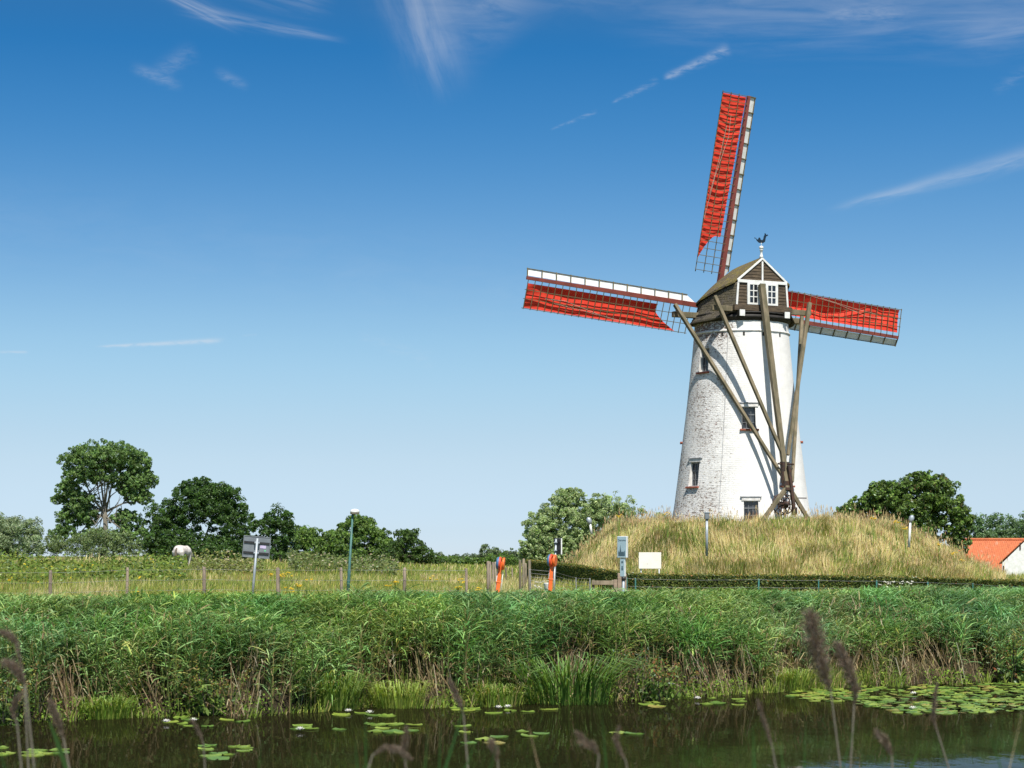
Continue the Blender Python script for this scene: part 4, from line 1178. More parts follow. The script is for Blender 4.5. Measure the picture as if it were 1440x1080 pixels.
# ------------------------------------------------------------------ reeds on the far bank
def reed_strip():
    rng = np.random.default_rng(31)
    sp = Soup()
    # living stems with long drooping leaves
    n = 12600
    x = rng.uniform(-18, 20, n); off = rng.random(n) ** 0.9 * 5.4 + 0.15
    y = bank(x) + off
    px = pxof(x, y)
    gap = noise2(x * 1.0, off * 0.8, 0.7, 12)
    big = noise2(x, off * 0.45, 1.3, 13)
    bay = np.zeros(n)
    pb = pxof(x, bank(x))
    for c, wd, a_ in ((95, 40, 1), (330, 35, 1), (205, 22, 0.8), (575, 55, 0.9), (690, 30, 0.7), (800, 55, 1), (920, 50, 1), (1020, 50, .9), (1110, 30, 0.8), (1205, 45, 1), (1300, 45, 1), (1380, 22, 0.8)):
        bay = np.maximum(bay, a_ * np.exp(-((pb - c) / wd) ** 2))
    front = 0.15 + 1.35 * bay * (0.5 + 0.7 * gap)
    keep = (off > front) & (rng.random(n) < 0.62 + 0.38 * (off > 1.2))
    x, y, off, big, gap, bay = x[keep], y[keep], off[keep], big[keep], gap[keep], bay[keep]; n = len(x)
    z = np.maximum(height(x, y), -0.05)
    topz = 1.50 - 0.11 * sstep((x + 1) / 4) + (noise2(x, off * 0.2, 0.55, 26) - 0.5) * 0.30 - 0.012 * np.clip(x, -2, 13) + 0.30 * sstep((off - 0.2) / 3.0) + (big - 0.5) * 0.60 * np.where(off < 3, 1, 0.8) + rng.normal(size=n) * 0.09 + (rng.random(n) < 0.045) * rng.uniform(0.08, 0.24, n)
    topz = np.where(off < 0.9, topz - 0.45 * (0.9 - off) - 0.25 * (gap < 0.4), topz)
    H = np.maximum(topz - z, 0.7)
    fwd = np.clip(1.9 - off, 0, 1.5) / 1.5
    lean = np.stack([rng.normal(size=n) * 0.10 + 0.04 + 0.20 * (noise2(x, off, 1.2, 23) - 0.5), -rng.random(n) * 0.14 - 0.02 - 0.32 * fwd * rng.random(n)], 1) * H[:, None]
    base = np.stack([x, y, z], 1)
    def stem(t): return base + np.stack([lean[:, 0] * t ** 1.8, lean[:, 1] * t ** 1.8, H * (t - 0.06 * t ** 3)], 1)
    stc = jitter([(0.16, 0.20, 0.06, 3), (0.30, 0.25, 0.11, 2)], n, 0.2, rng)
    s = np.stack([np.full(n, 0.008), np.full(n, 0.002), np.zeros(n)], 1)
    p = [stem(t) for t in (0.0, 0.35, 0.7, 1.0)]
    v = np.stack([q for pp in p for q in (pp - s, pp + s)], 1)
    k = np.arange(n)[:, None] * 8
    q = np.concatenate([k + np.array(a) for a in ((0, 1, 3, 2), (2, 3, 5, 4), (4, 5, 7, 6))])
    sp.add(v.reshape(-1, 3), q=q, c=np.repeat(stc, 8, 0))
    nl = 17
    tone = (0.65 + 0.95 * noise2(x, off * 0.8, 0.55, 14))[:, None]
    blue = noise2(x, y, 2.3, 15)
    wnd = rng.normal(size=n) * 0.6 + (noise2(x, off, 0.7, 20) - 0.5) * 2.0
    for i in range(nl):
        t0_ = 0.42 - 0.22 * fwd * (1 - bay)
        t = t0_ + (1 - t0_) * (i + rng.random(n) * 0.8) / nl
        o = stem(t)
        a = np.where(i % 2 == 0, 0.0, math.pi) + rng.normal(size=n) * 0.75 + wnd
        d = np.stack([np.cos(a) + 0.10, np.sin(a) * 0.9 - 0.2, np.zeros(n)], 1)
        L = rng.uniform(0.22, 0.44, n)[:, None] * np.where(t > 0.93, 0.75, 1)[:, None]
        rise = rng.uniform(0.15, 1.0, n)[:, None]; fall = rng.uniform(0.0, 0.8, n)[:, None] * np.where(rng.random(n) < 0.2, 1.8, 0.8)[:, None]
        w = rng.uniform(0.008, 0.0155, n)[:, None]
        up = np.array([0, 0, 1.0])
        m1 = o + d * L * 0.48 + up * L * rise * 0.52
        m2 = o + d * L * 0.84 + up * L * (rise * 0.80 - fall * 0.18)
        tip = o + d * L * 1.08 + up * L * (rise * 0.86 - fall * 0.55)
        sd = norm(np.cross(d, up) + rng.normal(size=(n, 3)) * 0.35)
        col = jitter([(0.135, 0.255, 0.072, 4), (0.225, 0.355, 0.120, 3), (0.062, 0.135, 0.040, 2), (0.33, 0.39, 0.11, 0.8)], n, 0.2, rng) * tone
        col[:, 2] *= (0.7 + 0.8 * blue)
        col[:, 0] *= (0.78 + 0.42 * noise2(x, off, 1.0, 27))
        dead = rng.random(n) < np.where(t < 0.5, 0.12 + 0.3 * bay, 0.012)
        col[dead] = jitter([(0.38, 0.29, 0.15)], dead.sum(), 0.3, rng)
        v = np.stack([o - sd * w * 0.5, o + sd * w * 0.5, m1 + sd * w, m1 - sd * w, m2 + sd * w * 0.7, m2 - sd * w * 0.7, tip], 1)
        k = np.arange(n)[:, None] * 7
        q = np.concatenate([k + np.array([0, 1, 2, 3]), k + np.array([3, 2, 4, 5])])
        sp.add(v.reshape(-1, 3), q=q, t=k + np.array([5, 4, 6]), c=np.repeat(col, 7, 0))
    # young flower plumes here and there
    m = rng.random(n) < 0.05
    tp = stem(np.ones(n))[m]; k_ = len(tp)
    add_blades(sp, tp, rng.uniform(0.12, 0.22, k_), 0.025, rng.normal(size=(k_, 2)) * 0.4, jitter([(0.22, 0.20, 0.09), (0.25, 0.17, 0.10)], k_, 0.2, rng), rng)
    return tag(sp.build('reeds', M['reed']), 'dense belt of green common reed along the far canal bank', 'reeds', kind='stuff')
reed_strip()

def dead_reeds():
    """last year's bleached stems, standing, leaning and broken"""
    rng = np.random.default_rng(33)
    sp = Soup(); n = 11000
    x = rng.uniform(-18, 20, n)
    off = rng.random(n) * 2.4 + 0.05
    dense = noise2(x, off * 0.0 + 3, 0.9, 16)
    pxx = pxof(x, bank(x))
    extra = np.zeros(n)
    for c, wd in ((85, 40), (330, 25), (210, 15), (620, 18), (790, 40), (880, 22), (1010, 45), (1110, 25), (1205, 42), (1290, 40), (1350, 20)):
        extra += np.exp(-((pxx - c) / wd) ** 2)
    keep = (rng.random(n) < 0.06 + 0.34 * np.clip(extra, 0, 1))
    x, off = x[keep], off[keep]; n = len(x)
    y = bank(x) + off; z = np.maximum(height(x, y), -0.05)
    H = rng.uniform(0.45, 1.15, n)
    la = rng.normal(size=n) * 0.22 + 0.30 * np.sin(x * 1.1); lb = -rng.random(n) * 0.35
    fallen = rng.random(n) < 0.07
    la[fallen] = rng.choice([-1, 1], fallen.sum()) * rng.uniform(0.9, 1.8, fallen.sum()); lb[fallen] *= 2.0; H[fallen] *= 0.6
    base = np.stack([x, y, z], 1)
    s = np.stack([rng.uniform(0.003, 0.0075, n), np.full(n, 0.003), np.zeros(n)], 1)
    ps = [base + np.stack([la * H * t ** 1.3, lb * H * t ** 1.3, H * t], 1) for t in (0, 0.5, 1)]
    v = np.stack([q for pp in ps for q in (pp - s, pp + s)], 1)
    k = np.arange(n)[:, None] * 6
    col = jitter([(0.40, 0.32, 0.19, 3), (0.28, 0.20, 0.11, 3), (0.17, 0.115, 0.065, 3), (0.55, 0.47, 0.33, 0.7)], n, 0.25, rng)
    sp.add(v.reshape(-1, 3), q=np.concatenate([k + np.array([0, 1, 3, 2]), k + np.array([2, 3, 5, 4])]), c=np.repeat(col, 6, 0))
    # hanging dead leaves
    m = 2600; kk = rng.integers(0, n, m); t = rng.random(m)[:, None]
    o = base[kk] + np.stack([la[kk] * H[kk], lb[kk] * H[kk], H[kk]], 1) * t
    add_blades(sp, o, rng.uniform(0.12, 0.32, m), 0.02, rng.normal(size=(m, 2)) * 1.2, jitter([(0.40, 0.31, 0.17, 3), (0.27, 0.19, 0.10, 2)], m, 0.3, rng), rng, bend=0.7)
    return tag(sp.build('dead_reeds', M['straw']), 'bleached brown dead reed stems between the green reeds at the waterline', 'dry reeds', kind='stuff')
dead_reeds()

def bank_grass():
    rng = np.random.default_rng(35)
    sp = Soup(); n = 34000
    x = rng.uniform(-18, 20, n)
    pxx = pxof(x, bank(x))
    off = rng.random(n) ** 1.4 * 1.5 - 0.05
    bright = np.zeros(n)
    for c, wd in ((150, 40), (470, 30), (530, 60), (600, 40), (690, 50), (750, 30), (1110, 40), (1230, 30), (1180, 20)):
        bright += np.exp(-((pxx - c) / wd) ** 2)
    pn = noise2(x, off, 0.35, 24)
    keep = (rng.random(n) < 0.18 + 0.6 * np.clip(bright, 0, 1)) & (pn > 0.35)
    x, off, bright = x[keep], off[keep], bright[keep]; n = len(x)
    y = bank(x) + off; z = np.maximum(height(x, y), -0.04)
    col = jitter([(0.20, 0.29, 0.05, 4), (0.28, 0.34, 0.07, 3), (0.12, 0.19, 0.035, 2), (0.40, 0.33, 0.16, 1)], n, 0.25, rng)
    h = rng.uniform(0.10, 0.62, n) * (0.7 + 0.5 * np.clip(bright, 0, 1)) * (0.5 + 0.8 * noise2(x, off, 0.6, 25))
    add_blades(sp, np.stack([x, y, z], 1), h, 0.018, wind(n, rng, 0.8), col, rng, bend=0.6)
    # low leafy plants
    m = 7000; x = rng.uniform(-12, 14, m); off = rng.random(m) * 1.0
    pxx = pxof(x, bank(x)); ok = noise2(x, off, 0.6, 17) > 0.55
    x, off = x[ok], off[ok]; y = bank(x) + off; z = np.maximum(height(x, y), 0) + rng.random(len(x)) * 0.35
    add_leaves(sp, np.stack([x, y, z], 1), np.full(len(x), 0.07), jitter([(0.22, 0.33, 0.05, 3), (0.13, 0.22, 0.035, 3)], len(x), 0.25, rng), rng, np.tile([0, -0.5, 0.7], (len(x), 1)))
    return tag(sp.build('bank_grass', M['grass']), 'bright green grass and herbs at the foot of the reeds along the water', 'grass', kind='stuff')
bank_grass()

# tall mixed grass between the reed tops and the fences
sp = Soup(); rng = np.random.default_rng(37); n = 40000
y = rng.uniform(40, 62, n); px = rng.uniform(-400, 1800, n); x = (px - 720) * y / F_PX
n1 = noise2(x, y, 1.5, 18)
ok = (y - bank(x)) > 4.2
x, y, n1, px = x[ok], y[ok], n1[ok], px[ok]; n = len(x); z = height(x, y)
pr = np.stack([1.0 + 0 * n1, 0.5 + 0 * n1, 0.8 + 0 * n1, 0.2 + 1.2 * np.clip(n1 - 0.5, 0, 1), 0.15 + 0 * n1], 1)
col, k = pick(n, pr, rng)
h = rng.uniform(0.15, 0.42, n) * (0.6 + 0.6 * n1)
add_blades(sp, np.stack([x, y, z - 0.02], 1), h, 0.022, wind(n, rng, 0.4), col, rng)
y = rng.uniform(62, 82, 12000); px = rng.uniform(840, 1480, 12000); x = (px - 720) * y / F_PX; z = height(x, y); n1 = noise2(x, y, 1.5, 19)
col, k = pick(12000, np.tile([1.0, 0.5, 0.8, 0.5, 0.2], (12000, 1)), rng)
add_blades(sp, np.stack([x, y, z - 0.02], 1), rng.uniform(0.15, 0.35, 12000) * (0.6 + 0.7 * n1), 0.03, wind(12000, rng, 0.4), col, rng)
tag(sp.build('verge_grass', M['grass']), 'tall mixed grass behind the reed belt in front of the clipped hedge', 'grass', kind='stuff')

# ------------------------------------------------------------------ distinct plants on the bank
def tussock(px, off, r, h, n, cols, label, seed, name='sedge_tussock', cat='sedge', w=0.022, bend=0.75, group=None):
    rng = np.random.default_rng(seed)
    # solve the bank position for this picture column
    x = 0.0
    for _ in range(20): x = (px - 720) / F_PX * float(bank(x) + off)
    y = float(bank(x) + off); z = max(float(height(x, y)), 0.0)
    sp = Soup()
    a = rng.random(n) * 6.283; rr = np.sqrt(rng.random(n)) * r
    pos = np.stack([x + rr * np.cos(a), y + rr * np.sin(a) * 0.6, np.full(n, z - 0.03)], 1)
    out = np.stack([np.cos(a), np.sin(a)], 1) * (0.3 + 0.9 * (rr / r))[:, None] + rng.normal(size=(n, 2)) * 0.35
    hh = h * rng.uniform(0.6, 1.1, n)
    ln = np.concatenate([out, np.zeros((n, 1))], 1)
    s = norm(np.stack([-out[:, 1], out[:, 0], np.zeros(n)], 1) + rng.normal(size=(n, 3)) * 0.2)
    up = np.array([0, 0, 1.0])
    P_ = [pos, pos + up * hh[:, None] * 0.5 + ln * hh[:, None] * 0.13, pos + up * hh[:, None] * 0.85 + ln * hh[:, None] * 0.28 * bend / 0.75, pos + up * hh[:, None] * 0.78 + ln * hh[:, None] * 0.55 * bend / 0.75]
    wv = [0.7, 1.0, 0.8, 0.1]
    v = np.stack([q for pp, ww in zip(P_, wv) for q in (pp - s * w * ww * 0.5, pp + s * w * ww * 0.5)], 1)
    k = np.arange(n)[:, None] * 8
    q = np.concatenate([k + np.array(t) for t in ((0, 1, 3, 2), (2, 3, 5, 4), (4, 5, 7, 6))])
    sp.add(v.reshape(-1, 3), q=q, c=np.repeat(jitter(cols, n, 0.25, rng), 8, 0))
    o = sp.build(name, M['grass'], loc=(x, y, z))
    return tag(o, label, cat, group)
SED = [(0.11, 0.215, 0.04, 3), (0.16, 0.28, 0.055, 2), (0.07, 0.14, 0.03, 1)]
tussock(800, 0.1, 0.9, 1.15, 300, SED, 'big dark green sedge tussock with arching blades at the waterline', 51, w=0.026, bend=1.3)
tussock(560, 0.15, 0.5, 0.62, 260, [(0.26, 0.36, 0.06, 3), (0.34, 0.40, 0.09, 2)], 'bright yellow green grass tussock below the darkest reeds', 52, 'grass_tussock', 'grass tuft')
tussock(470, 0.2, 0.45, 0.85, 240, [(0.17, 0.28, 0.05, 3), (0.24, 0.32, 0.07, 2)], 'upright fresh green grass tussock beside the bright yellow green one', 53, 'grass_tussock', 'grass tuft')
tussock(1112, 0.15, 0.45, 0.6, 220, [(0.24, 0.34, 0.06, 3), (0.34, 0.36, 0.09, 1)], 'yellow green grass tussock in front of the bleached reed stems', 54, 'grass_tussock', 'grass tuft')
tussock(145, 0.15, 0.5, 0.5, 240, [(0.20, 0.32, 0.05, 3), (0.28, 0.36, 0.07, 1)], 'short green grass tussock under the brown dead reeds at the far end', 55, 'grass_tussock', 'grass tuft')
tussock(700, 0.12, 0.45, 0.55, 200, [(0.22, 0.33, 0.055, 3), (0.36, 0.34, 0.12, 1)], 'loose green grass tussock in the middle of the bank by a lily patch', 56, 'grass_tussock', 'grass tuft')
def dock(px, off, r, h, n, label, seed, rust=0.25, leaf=0.16):
    """broad leaved dock with upright seed stalks"""
    rng = np.random.default_rng(seed); x = 0.0
    for _ in range(20): x = (px - 720) / F_PX * float(bank(x) + off)
    y = float(bank(x) + off); z = max(float(height(x, y)), 0.0)
    root = empty('dock_plant', (x, y, z), label, 'dock')
    sp = Soup(); mb = MB(); sd = Soup()
    for i in range(14):
        a = rng.random() * 6.283; rr = r * rng.random() ** 0.5
        b0 = Vector((x + 0.3 * rr * math.cos(a), y + 0.3 * rr * math.sin(a), z - 0.05)); hh = h * rng.uniform(0.6, 1.1)
        b1 = b0 + Vector((rr * math.cos(a) * 0.8, rr * math.sin(a) * 0.4 - 0.15, hh))
        mid = b0.lerp(b1, 0.5) + Vector((0, 0, 0.08))
        mb.tube([b0, mid, b1], [0.012, 0.009, 0.004], 5)
        k = n // 14
        t = rng.random(k) ** 0.8
        pos = np.array(b0)[None] * (1 - t[:, None]) + np.array(b1)[None] * t[:, None] + rng.normal(size=(k, 3)) * np.array([0.12, 0.08, 0.06])
        add_leaves(sp, pos, leaf * (1.15 - 0.6 * t), jitter([(0.13, 0.21, 0.045, 3), (0.20, 0.27, 0.06, 2), (0.085, 0.15, 0.035, 2), (0.34, 0.12, 0.05, 0.15)], k, 0.25, rng), rng, np.tile([0, -0.6, 0.5], (k, 1)), 0.42, 0.3)
        m = 60; t = 0.62 + 0.42 * rng.random(m)
        pos = np.array(b0)[None] * (1 - t[:, None]) + np.array(b1)[None] * t[:, None] + rng.normal(size=(m, 3)) * 0.035
        add_leaves(sd, pos, np.full(m, 0.035), jitter([(0.30, 0.27, 0.06, 3), (0.34, 0.14, 0.06, 3 * rust)], m, 0.2, rng), rng, None, 0.9)
    sp.build('foliage', M['leaf'], root, loc=(x, y, z)); mb.build('stalk', M['bark'], root, loc=(x, y, z)); sd.build('seed_foliage', M['leaf'], root, loc=(x, y, z))
dock(300, 0.25, 0.85, 1.05, 420, 'dense dark broad leaved dock plant leaning over the small lily patch', 61)
dock(930, 0.2, 0.9, 1.0, 460, 'broad leaved dock plant with rusty seed heads between sedge tussock and bleached stems', 62, 0.9)
dock(1425, 0.3, 0.7, 1.3, 380, 'tall broad leaved dock plant above the end of the big lily patch', 63, 0.4)
dock(5, 0.2, 0.6, 1.2, 320, 'dock plant with yellowish seed heads under the far willow end of the bank', 64, 0.2)

# ------------------------------------------------------------------ water lilies
def pad_mesh(seed):
    rng = np.random.default_rng(seed); bmx = bmesh.new(); n = 18
    c = bmx.verts.new((0.02, 0, 0.004)); ring = []
    for k in range(n + 1):
        a = 0.16 + (2 * math.pi - 0.32) * k / n
        r = 1.0 + 0.05 * math.sin(3 * a + seed); ring.append(bmx.verts.new((r * math.cos(a), r * math.sin(a) * 0.94, 0.006 + 0.03 * max(0, math.sin(2 * a + seed * 1.7)) ** 3)))
    low = [bmx.verts.new((v.co.x * 0.985, v.co.y * 0.985, -0.02)) for v in ring]
    for k in range(n):
        bmx.faces.new((c, ring[k], ring[k + 1])); bmx.faces.new((ring[k], low[k], low[k + 1], ring[k + 1]))
    me = bpy.data.meshes.new('lily_pad'); bmx.to_mesh(me); bmx.free()
    me.materials.append(PAD[seed % len(PAD)])
    return me
PAD = [pmat('lily_leaf_a', (0.19, 0.28, 0.042), (0.13, 0.20, 0.032), 2, 0.35, 0.1, spec=0.5), pmat('lily_leaf_b', (0.27, 0.34, 0.05), (0.19, 0.26, 0.045), 2, 0.35, 0.1, spec=0.5),
       pmat('lily_leaf_c', (0.12, 0.22, 0.035), (0.09, 0.16, 0.03), 2, 0.35, 0.1, spec=0.5), pmat('lily_leaf_d', (0.30, 0.24, 0.06), (0.20, 0.20, 0.05), 2, 0.4, 0.1, spec=0.5)]
PADS = [pad_mesh(i) for i in range(8)]
rng = np.random.default_rng(71)
def pad(px, py, label, group, rmin=0.10, rmax=0.19):
    d = F_PX * EYE / (py - HOR)
    x = X(px, d)
    if d > float(bank(x)) - 0.05: return False
    o = bpy.data.objects.new('lily_pad', PADS[int(rng.choice(8, p=[.2, .17, .14, .03, .2, .12, .11, .03]))]); COL.objects.link(o)
    r = rng.uniform(rmin, rmax)
    o.location = (x, d, 0.004 + rng.random() * 0.012); o.scale = (r, r, 0.6); o.rotation_euler = (rng.normal() * 0.03, rng.normal() * 0.03, rng.random() * 6.28)
    tag(o, label, 'lily pad', group); return True
CL = [((203, 348, 1007, 1023), 15, 'green lily pad in the small patch below the leaning dock'), ((474, 548, 1000, 1009), 9, 'green lily pad in the small patch under the bright tussock'),
      ((408, 480, 1018, 1028), 6, 'lily pad in the trio beside the lone white flower'), ((516, 605, 1016, 1033), 11, 'lily pad in the scattered patch in mid water'),
      ((640, 772, 994, 1004), 12, 'lily pad in the long patch along the middle of the bank'), ((648, 780, 1018, 1046), 9, 'lily pad adrift in open water under the middle of the bank'),
      ((0, 90, 1050, 1064), 9, 'lily pad in the near patch by the brown plumes'), ((285, 362, 1048, 1077), 12, 'lily pad in the near patch at the bottom below the dock'),
      ((895, 940, 984, 995), 4, 'lily pad under the rusty seeded dock plant'), ((985, 1045, 981, 994), 7, 'lily pad in the little patch before the large one'),
      ((860, 905, 1020, 1032), 2, 'lone lily pad drifting in dark water below the sedge')]
for (x0, x1, y0, y1), n, lb in CL:
    for _ in range(n): pad(rng.uniform(x0, x1), rng.uniform(y0, y1), lb, 'lily pads: ' + lb[:40])
lb = 'green lily pad in the large dense patch spreading before the far reeds'
cnt = 0
while cnt < 203:
    px = rng.uniform(1105, 1475); py = rng.uniform(958, 1008)
    lo = float(np.interp(px, [1105, 1140, 1200, 1260, 1300, 1400, 1475], [979, 986, 990, 1003, 1007, 1003, 996]))
    if py > lo: continue
    if pad(px, py, lb, 'lily pads in the large patch', 0.10, 0.18): cnt += 1
# the rest of the dense patch: smaller pads between the big ones
bmx = bmesh.new(); cnt = 0
while cnt < 560:
    px = rng.uniform(1105, 1475); py = rng.uniform(958, 1008)
    if py > float(np.interp(px, [1105, 1140, 1200, 1260, 1300, 1400, 1475], [978, 985, 989, 1002, 1006, 1002, 995])): continue
    d = F_PX * EYE / (py - HOR); x = X(px, d)
    if d > float(bank(x)) + 0.05: continue
    r = rng.uniform(0.06, 0.115); a0 = rng.random() * 6.28; tx, ty = rng.normal(size=2) * 0.09
    vs = [bmx.verts.new((x, d, 0.012))] + [bmx.verts.new((x + r * math.cos(a0 + t), d + r * math.sin(a0 + t), 0.012 + r * (tx * math.cos(a0 + t) + ty * math.sin(a0 + t)))) for t in np.linspace(0.2, 6.08, 12)]
    for k in range(1, 12):
        f = bmx.faces.new((vs[0], vs[k], vs[k + 1])); f.material_index = cnt % 4
    cnt += 1
me = bpy.data.meshes.new('small_lily_leaves'); bmx.to_mesh(me); bmx.free()
for m_ in PAD: me.materials.append(m_)
o = bpy.data.objects.new('small_lily_leaves', me); COL.objects.link(o); tag(o, 'small lily leaves filling the gaps of the large dense patch', 'lily leaves', kind='stuff')
# white water lily flowers
M['petal'] = pmat('white_petal', (0.85, 0.84, 0.80), (0.78, 0.76, 0.72), 3, 0.5)
M['stamen'] = pmat('yellow_stamen', (0.75, 0.50, 0.05), (0.6, 0.4, 0.04), 3, 0.6)
def flower_mesh():
    mb = MB()
    for ring, (n, tilt, L) in enumerate(((8, 0.35, 1.0), (8, 0.8, 0.85), (6, 1.15, 0.65))):
        for k in range(n):
            a = 2 * math.pi * (k + ring * 0.5) / n
            d = Vector((math.cos(a), math.sin(a), 0)); s = Vector((-d.y, d.x, 0)); u = d * math.cos(tilt) + UP * math.sin(tilt)
            mb.add([d * 0.1, d * 0.1 + u * L * 0.5 + s * 0.2, u * L + d * 0.1 + UP * 0.05, d * 0.1 + u * L * 0.5 - s * 0.2], [(0, 1, 2, 3)])
    return mb
fl0 = None
for px, py, lb in ((422, 1029, 'white water lily flower floating alone in open water'), (234, 1018, 'white water lily flower at the edge of the patch below the dock'), (272, 1016, 'small white water lily flower among the pads below the dock'),
                   (490, 1003, 'white water lily flower on the first pads under the bright tussock'), (520, 1005, 'white water lily flower among the last pads under the bright tussock'), (701, 998, 'white water lily flower in the long patch mid bank'),
                   (714, 997, 'small white water lily flower at the end of the long patch'), (981, 985, 'white water lily flower in the little patch before the large one'), (1285, 978, 'white water lily flower in the middle of the large pad patch'),
                   (1284, 999, 'white water lily flower on the near rim of the large pad patch'), (1146, 966, 'white water lily flower at the pointed start of the large pad patch')):
    d = F_PX * EYE / (py - HOR)
    if fl0 is None:
        fl0 = flower_mesh().build('water_lily', M['petal'], fix=False)
        mbs = MB(); mbs.lathe((0, 0, 0.1), [(0.12, 0), (0.2, 0.25), (0.1, 0.35)], 8); mbs.build('stamen', M['stamen'], fl0); o = fl0
    else: o = copy_tree(fl0)
    o.location = (X(px, d), d, 0.03); o.scale = (0.085,) * 3; o.rotation_euler = (0, 0, rng.random() * 6)
    tag(o, lb, 'flower', 'white water lily flowers')

# ------------------------------------------------------------------ clipped hedge
HP = np.array([(740, 106, 2.75), (775, 99, 2.66), (810, 93, 2.55), (850, 89, 2.36), (895, 86, 2.20), (1100, 84, 2.18), (1300, 80, 2.12), (1440, 76, 2.02), (1520, 73, 2.02)], float)
hx = (HP[:, 0] - 720) / F_PX * HP[:, 1]
def hedge():
    rng = np.random.default_rng(81)
    h = empty('hedge', (12, 85, LAND), 'long low clipped dark green hedge running along the foot of the mound', 'hedge')
    pts = np.stack([hx, HP[:, 1]], 1); seg = np.linalg.norm(np.diff(pts, axis=0), axis=1); cum = np.concatenate([[0], np.cumsum(seg)])
    def at(t):
        return np.interp(t, cum, pts[:, 0]), np.interp(t, cum, pts[:, 1]), np.interp(t, cum, HP[:, 2])
    sp = Soup(); n = 52000
    t = rng.random(n) * cum[-1]; x, y, zt = at(t)
    face = rng.random(n)
    g0 = LAND - 0.1
    u = rng.random(n)
    z = np.where(face < 0.72, g0 + (zt - g0) * u, zt + rng.normal(size=n) * 0.035)
    dep = np.where(face < 0.72, -0.42 + np.abs(rng.normal(size=n)) * 0.06 + 0.05 * noise2(t, z, 0.5, 22), rng.uniform(-0.42, 0.45, n))
    nrm = np.where((face < 0.72)[:, None], np.array([[0.1, -1, 0.2]]), np.array([[0, 0, 1.0]]))
    col = jitter([(0.11, 0.15, 0.034, 3), (0.17, 0.195, 0.045, 2), (0.065, 0.10, 0.022, 2)], n, 0.3, rng)
    red = (face >= 0.66) & (rng.random(n) < 0.55)
    col[red] = jitter([(0.36, 0.27, 0.07, 2), (0.40, 0.20, 0.06, 1), (0.30, 0.30, 0.075, 2)], red.sum(), 0.25, rng)
    add_leaves(sp, np.stack([x, y + dep, z], 1), np.full(n, 0.085), col, rng, nrm, 0.7)
    # inner twigs and leaves
    m = 16000; t = rng.random(m) * cum[-1]; x, y, zt = at(t)
    add_leaves(sp, np.stack([x, y + rng.uniform(-0.3, 0.4, m), g0 + (zt - g0) * rng.random(m)], 1), np.full(m, 0.13), jitter([(0.06, 0.085, 0.02)], m, 0.3, rng), rng, None, 0.7)
    sp.build('foliage', M['leaf'], h)
    mb = MB(); rows = []
    for tt in np.linspace(0, cum[-1], 80):
        x, y, zt = at(tt)
        rows.append([(x, y - 0.24, g0), (x, y - 0.22, zt - 0.16), (x, y + 0.28, zt - 0.16), (x, y + 0.3, g0)])
    mb.grid(rows, False); mb.build('branch_core', M['bark'], h)
hedge()

# ------------------------------------------------------------------ house with orange tiled roof
hd = 150.0
hs = empty('house', (X(1440, hd), hd, LAND), 'white house with orange tiled roof standing past the end of the mound', 'house')
zr, ze = Z(759, hd), Z(812, hd)
x0 = X(1352, hd); x1 = X(1428, hd); yb_ = hd + 3.0
# far wing: long roof slope facing the water
mb = MB()
mb.prism([(x0 + .3, hd - 0.6, LAND - .2), (x1 + 4, hd - 0.6, LAND - .2), (x1 + 4, hd - 0.6, ze), (x0 + .3, hd - 0.6, ze)], (0, 6.0, 0))
mb.build('wall', M['white'], hs)
mb = MB(); rows = []
nrow, ncol = 22, 150
Lx = x1 + 4.2 - x0
for side in (-1, 1):
    rows = []
    for i in range(nrow * 2 + 1):
        f = i / (nrow * 2)
        row = []
        for k in range(ncol + 1):
            xx = x0 + Lx * k / ncol
            st_ = 0.05 * (1 - (f * nrow) % 1.0) if i % 2 else 0.05
            yy = hd + 2.4 + side * (3.3 * (1 - f)); zz_ = ze - 0.12 + (zr - ze + 0.12) * f
            row.append((xx, yy, zz_ + st_ + 0.028 * math.cos(k * math.pi * 2 / 3.0)))
        rows.append(row)
    mb.grid(rows, False)
rf = mb.build('roof', M['tiles'], hs)
mb = MB(); mb.tube([(x0, hd + 2.4, zr + 0.04), (x1 + 4.2, hd + 2.4, zr + 0.04)], 0.11, 8); mb.build('ridge_tile', M['tiles'], rf)
# near wing: white gable
gx0, gy0 = X(1409, 143), 143.0
gw = 7.4; gpk = Z(738, 143) + 0.6; gev = Z(792, 143)
mb = MB(); mb.prism([(gx0, gy0, LAND - .2), (gx0 + gw, gy0, LAND - .2), (gx0 + gw, gy0, gev), (gx0 + gw / 2, gy0, gpk + 0.2), (gx0, gy0, gev)], (3.4, 7.0, 0))
mb.build('gable_wall', M['white'], hs)
mb = MB()
for sg in (-1, 1):
    a = Vector((gx0 + gw / 2, gy0 - 0.02, gpk + 0.26)); c = Vector((gx0 + gw / 2 + sg * (gw / 2 + 0.25), gy0 - 0.02, gev - 0.05))
    mb.prism([a, c, c + UP * 0.06, a + UP * 0.07], (3.6, 7.2, 0))
mb.build('gable_roof', M['tiles'], hs)
mb = MB(); mb.box((X(1434.5, 143), gy0 - 0.03, Z(768, 143)), (0.09, 0.05, 0.5)); mb.build('wall_anchor', M['iron'], hs)
mb = MB(); mb.box((X(1411, 143), gy0 - 0.03, Z(800, 143)), (0.09, 0.05, 0.45)); mb.build('wall_anchor', M['iron'], hs)

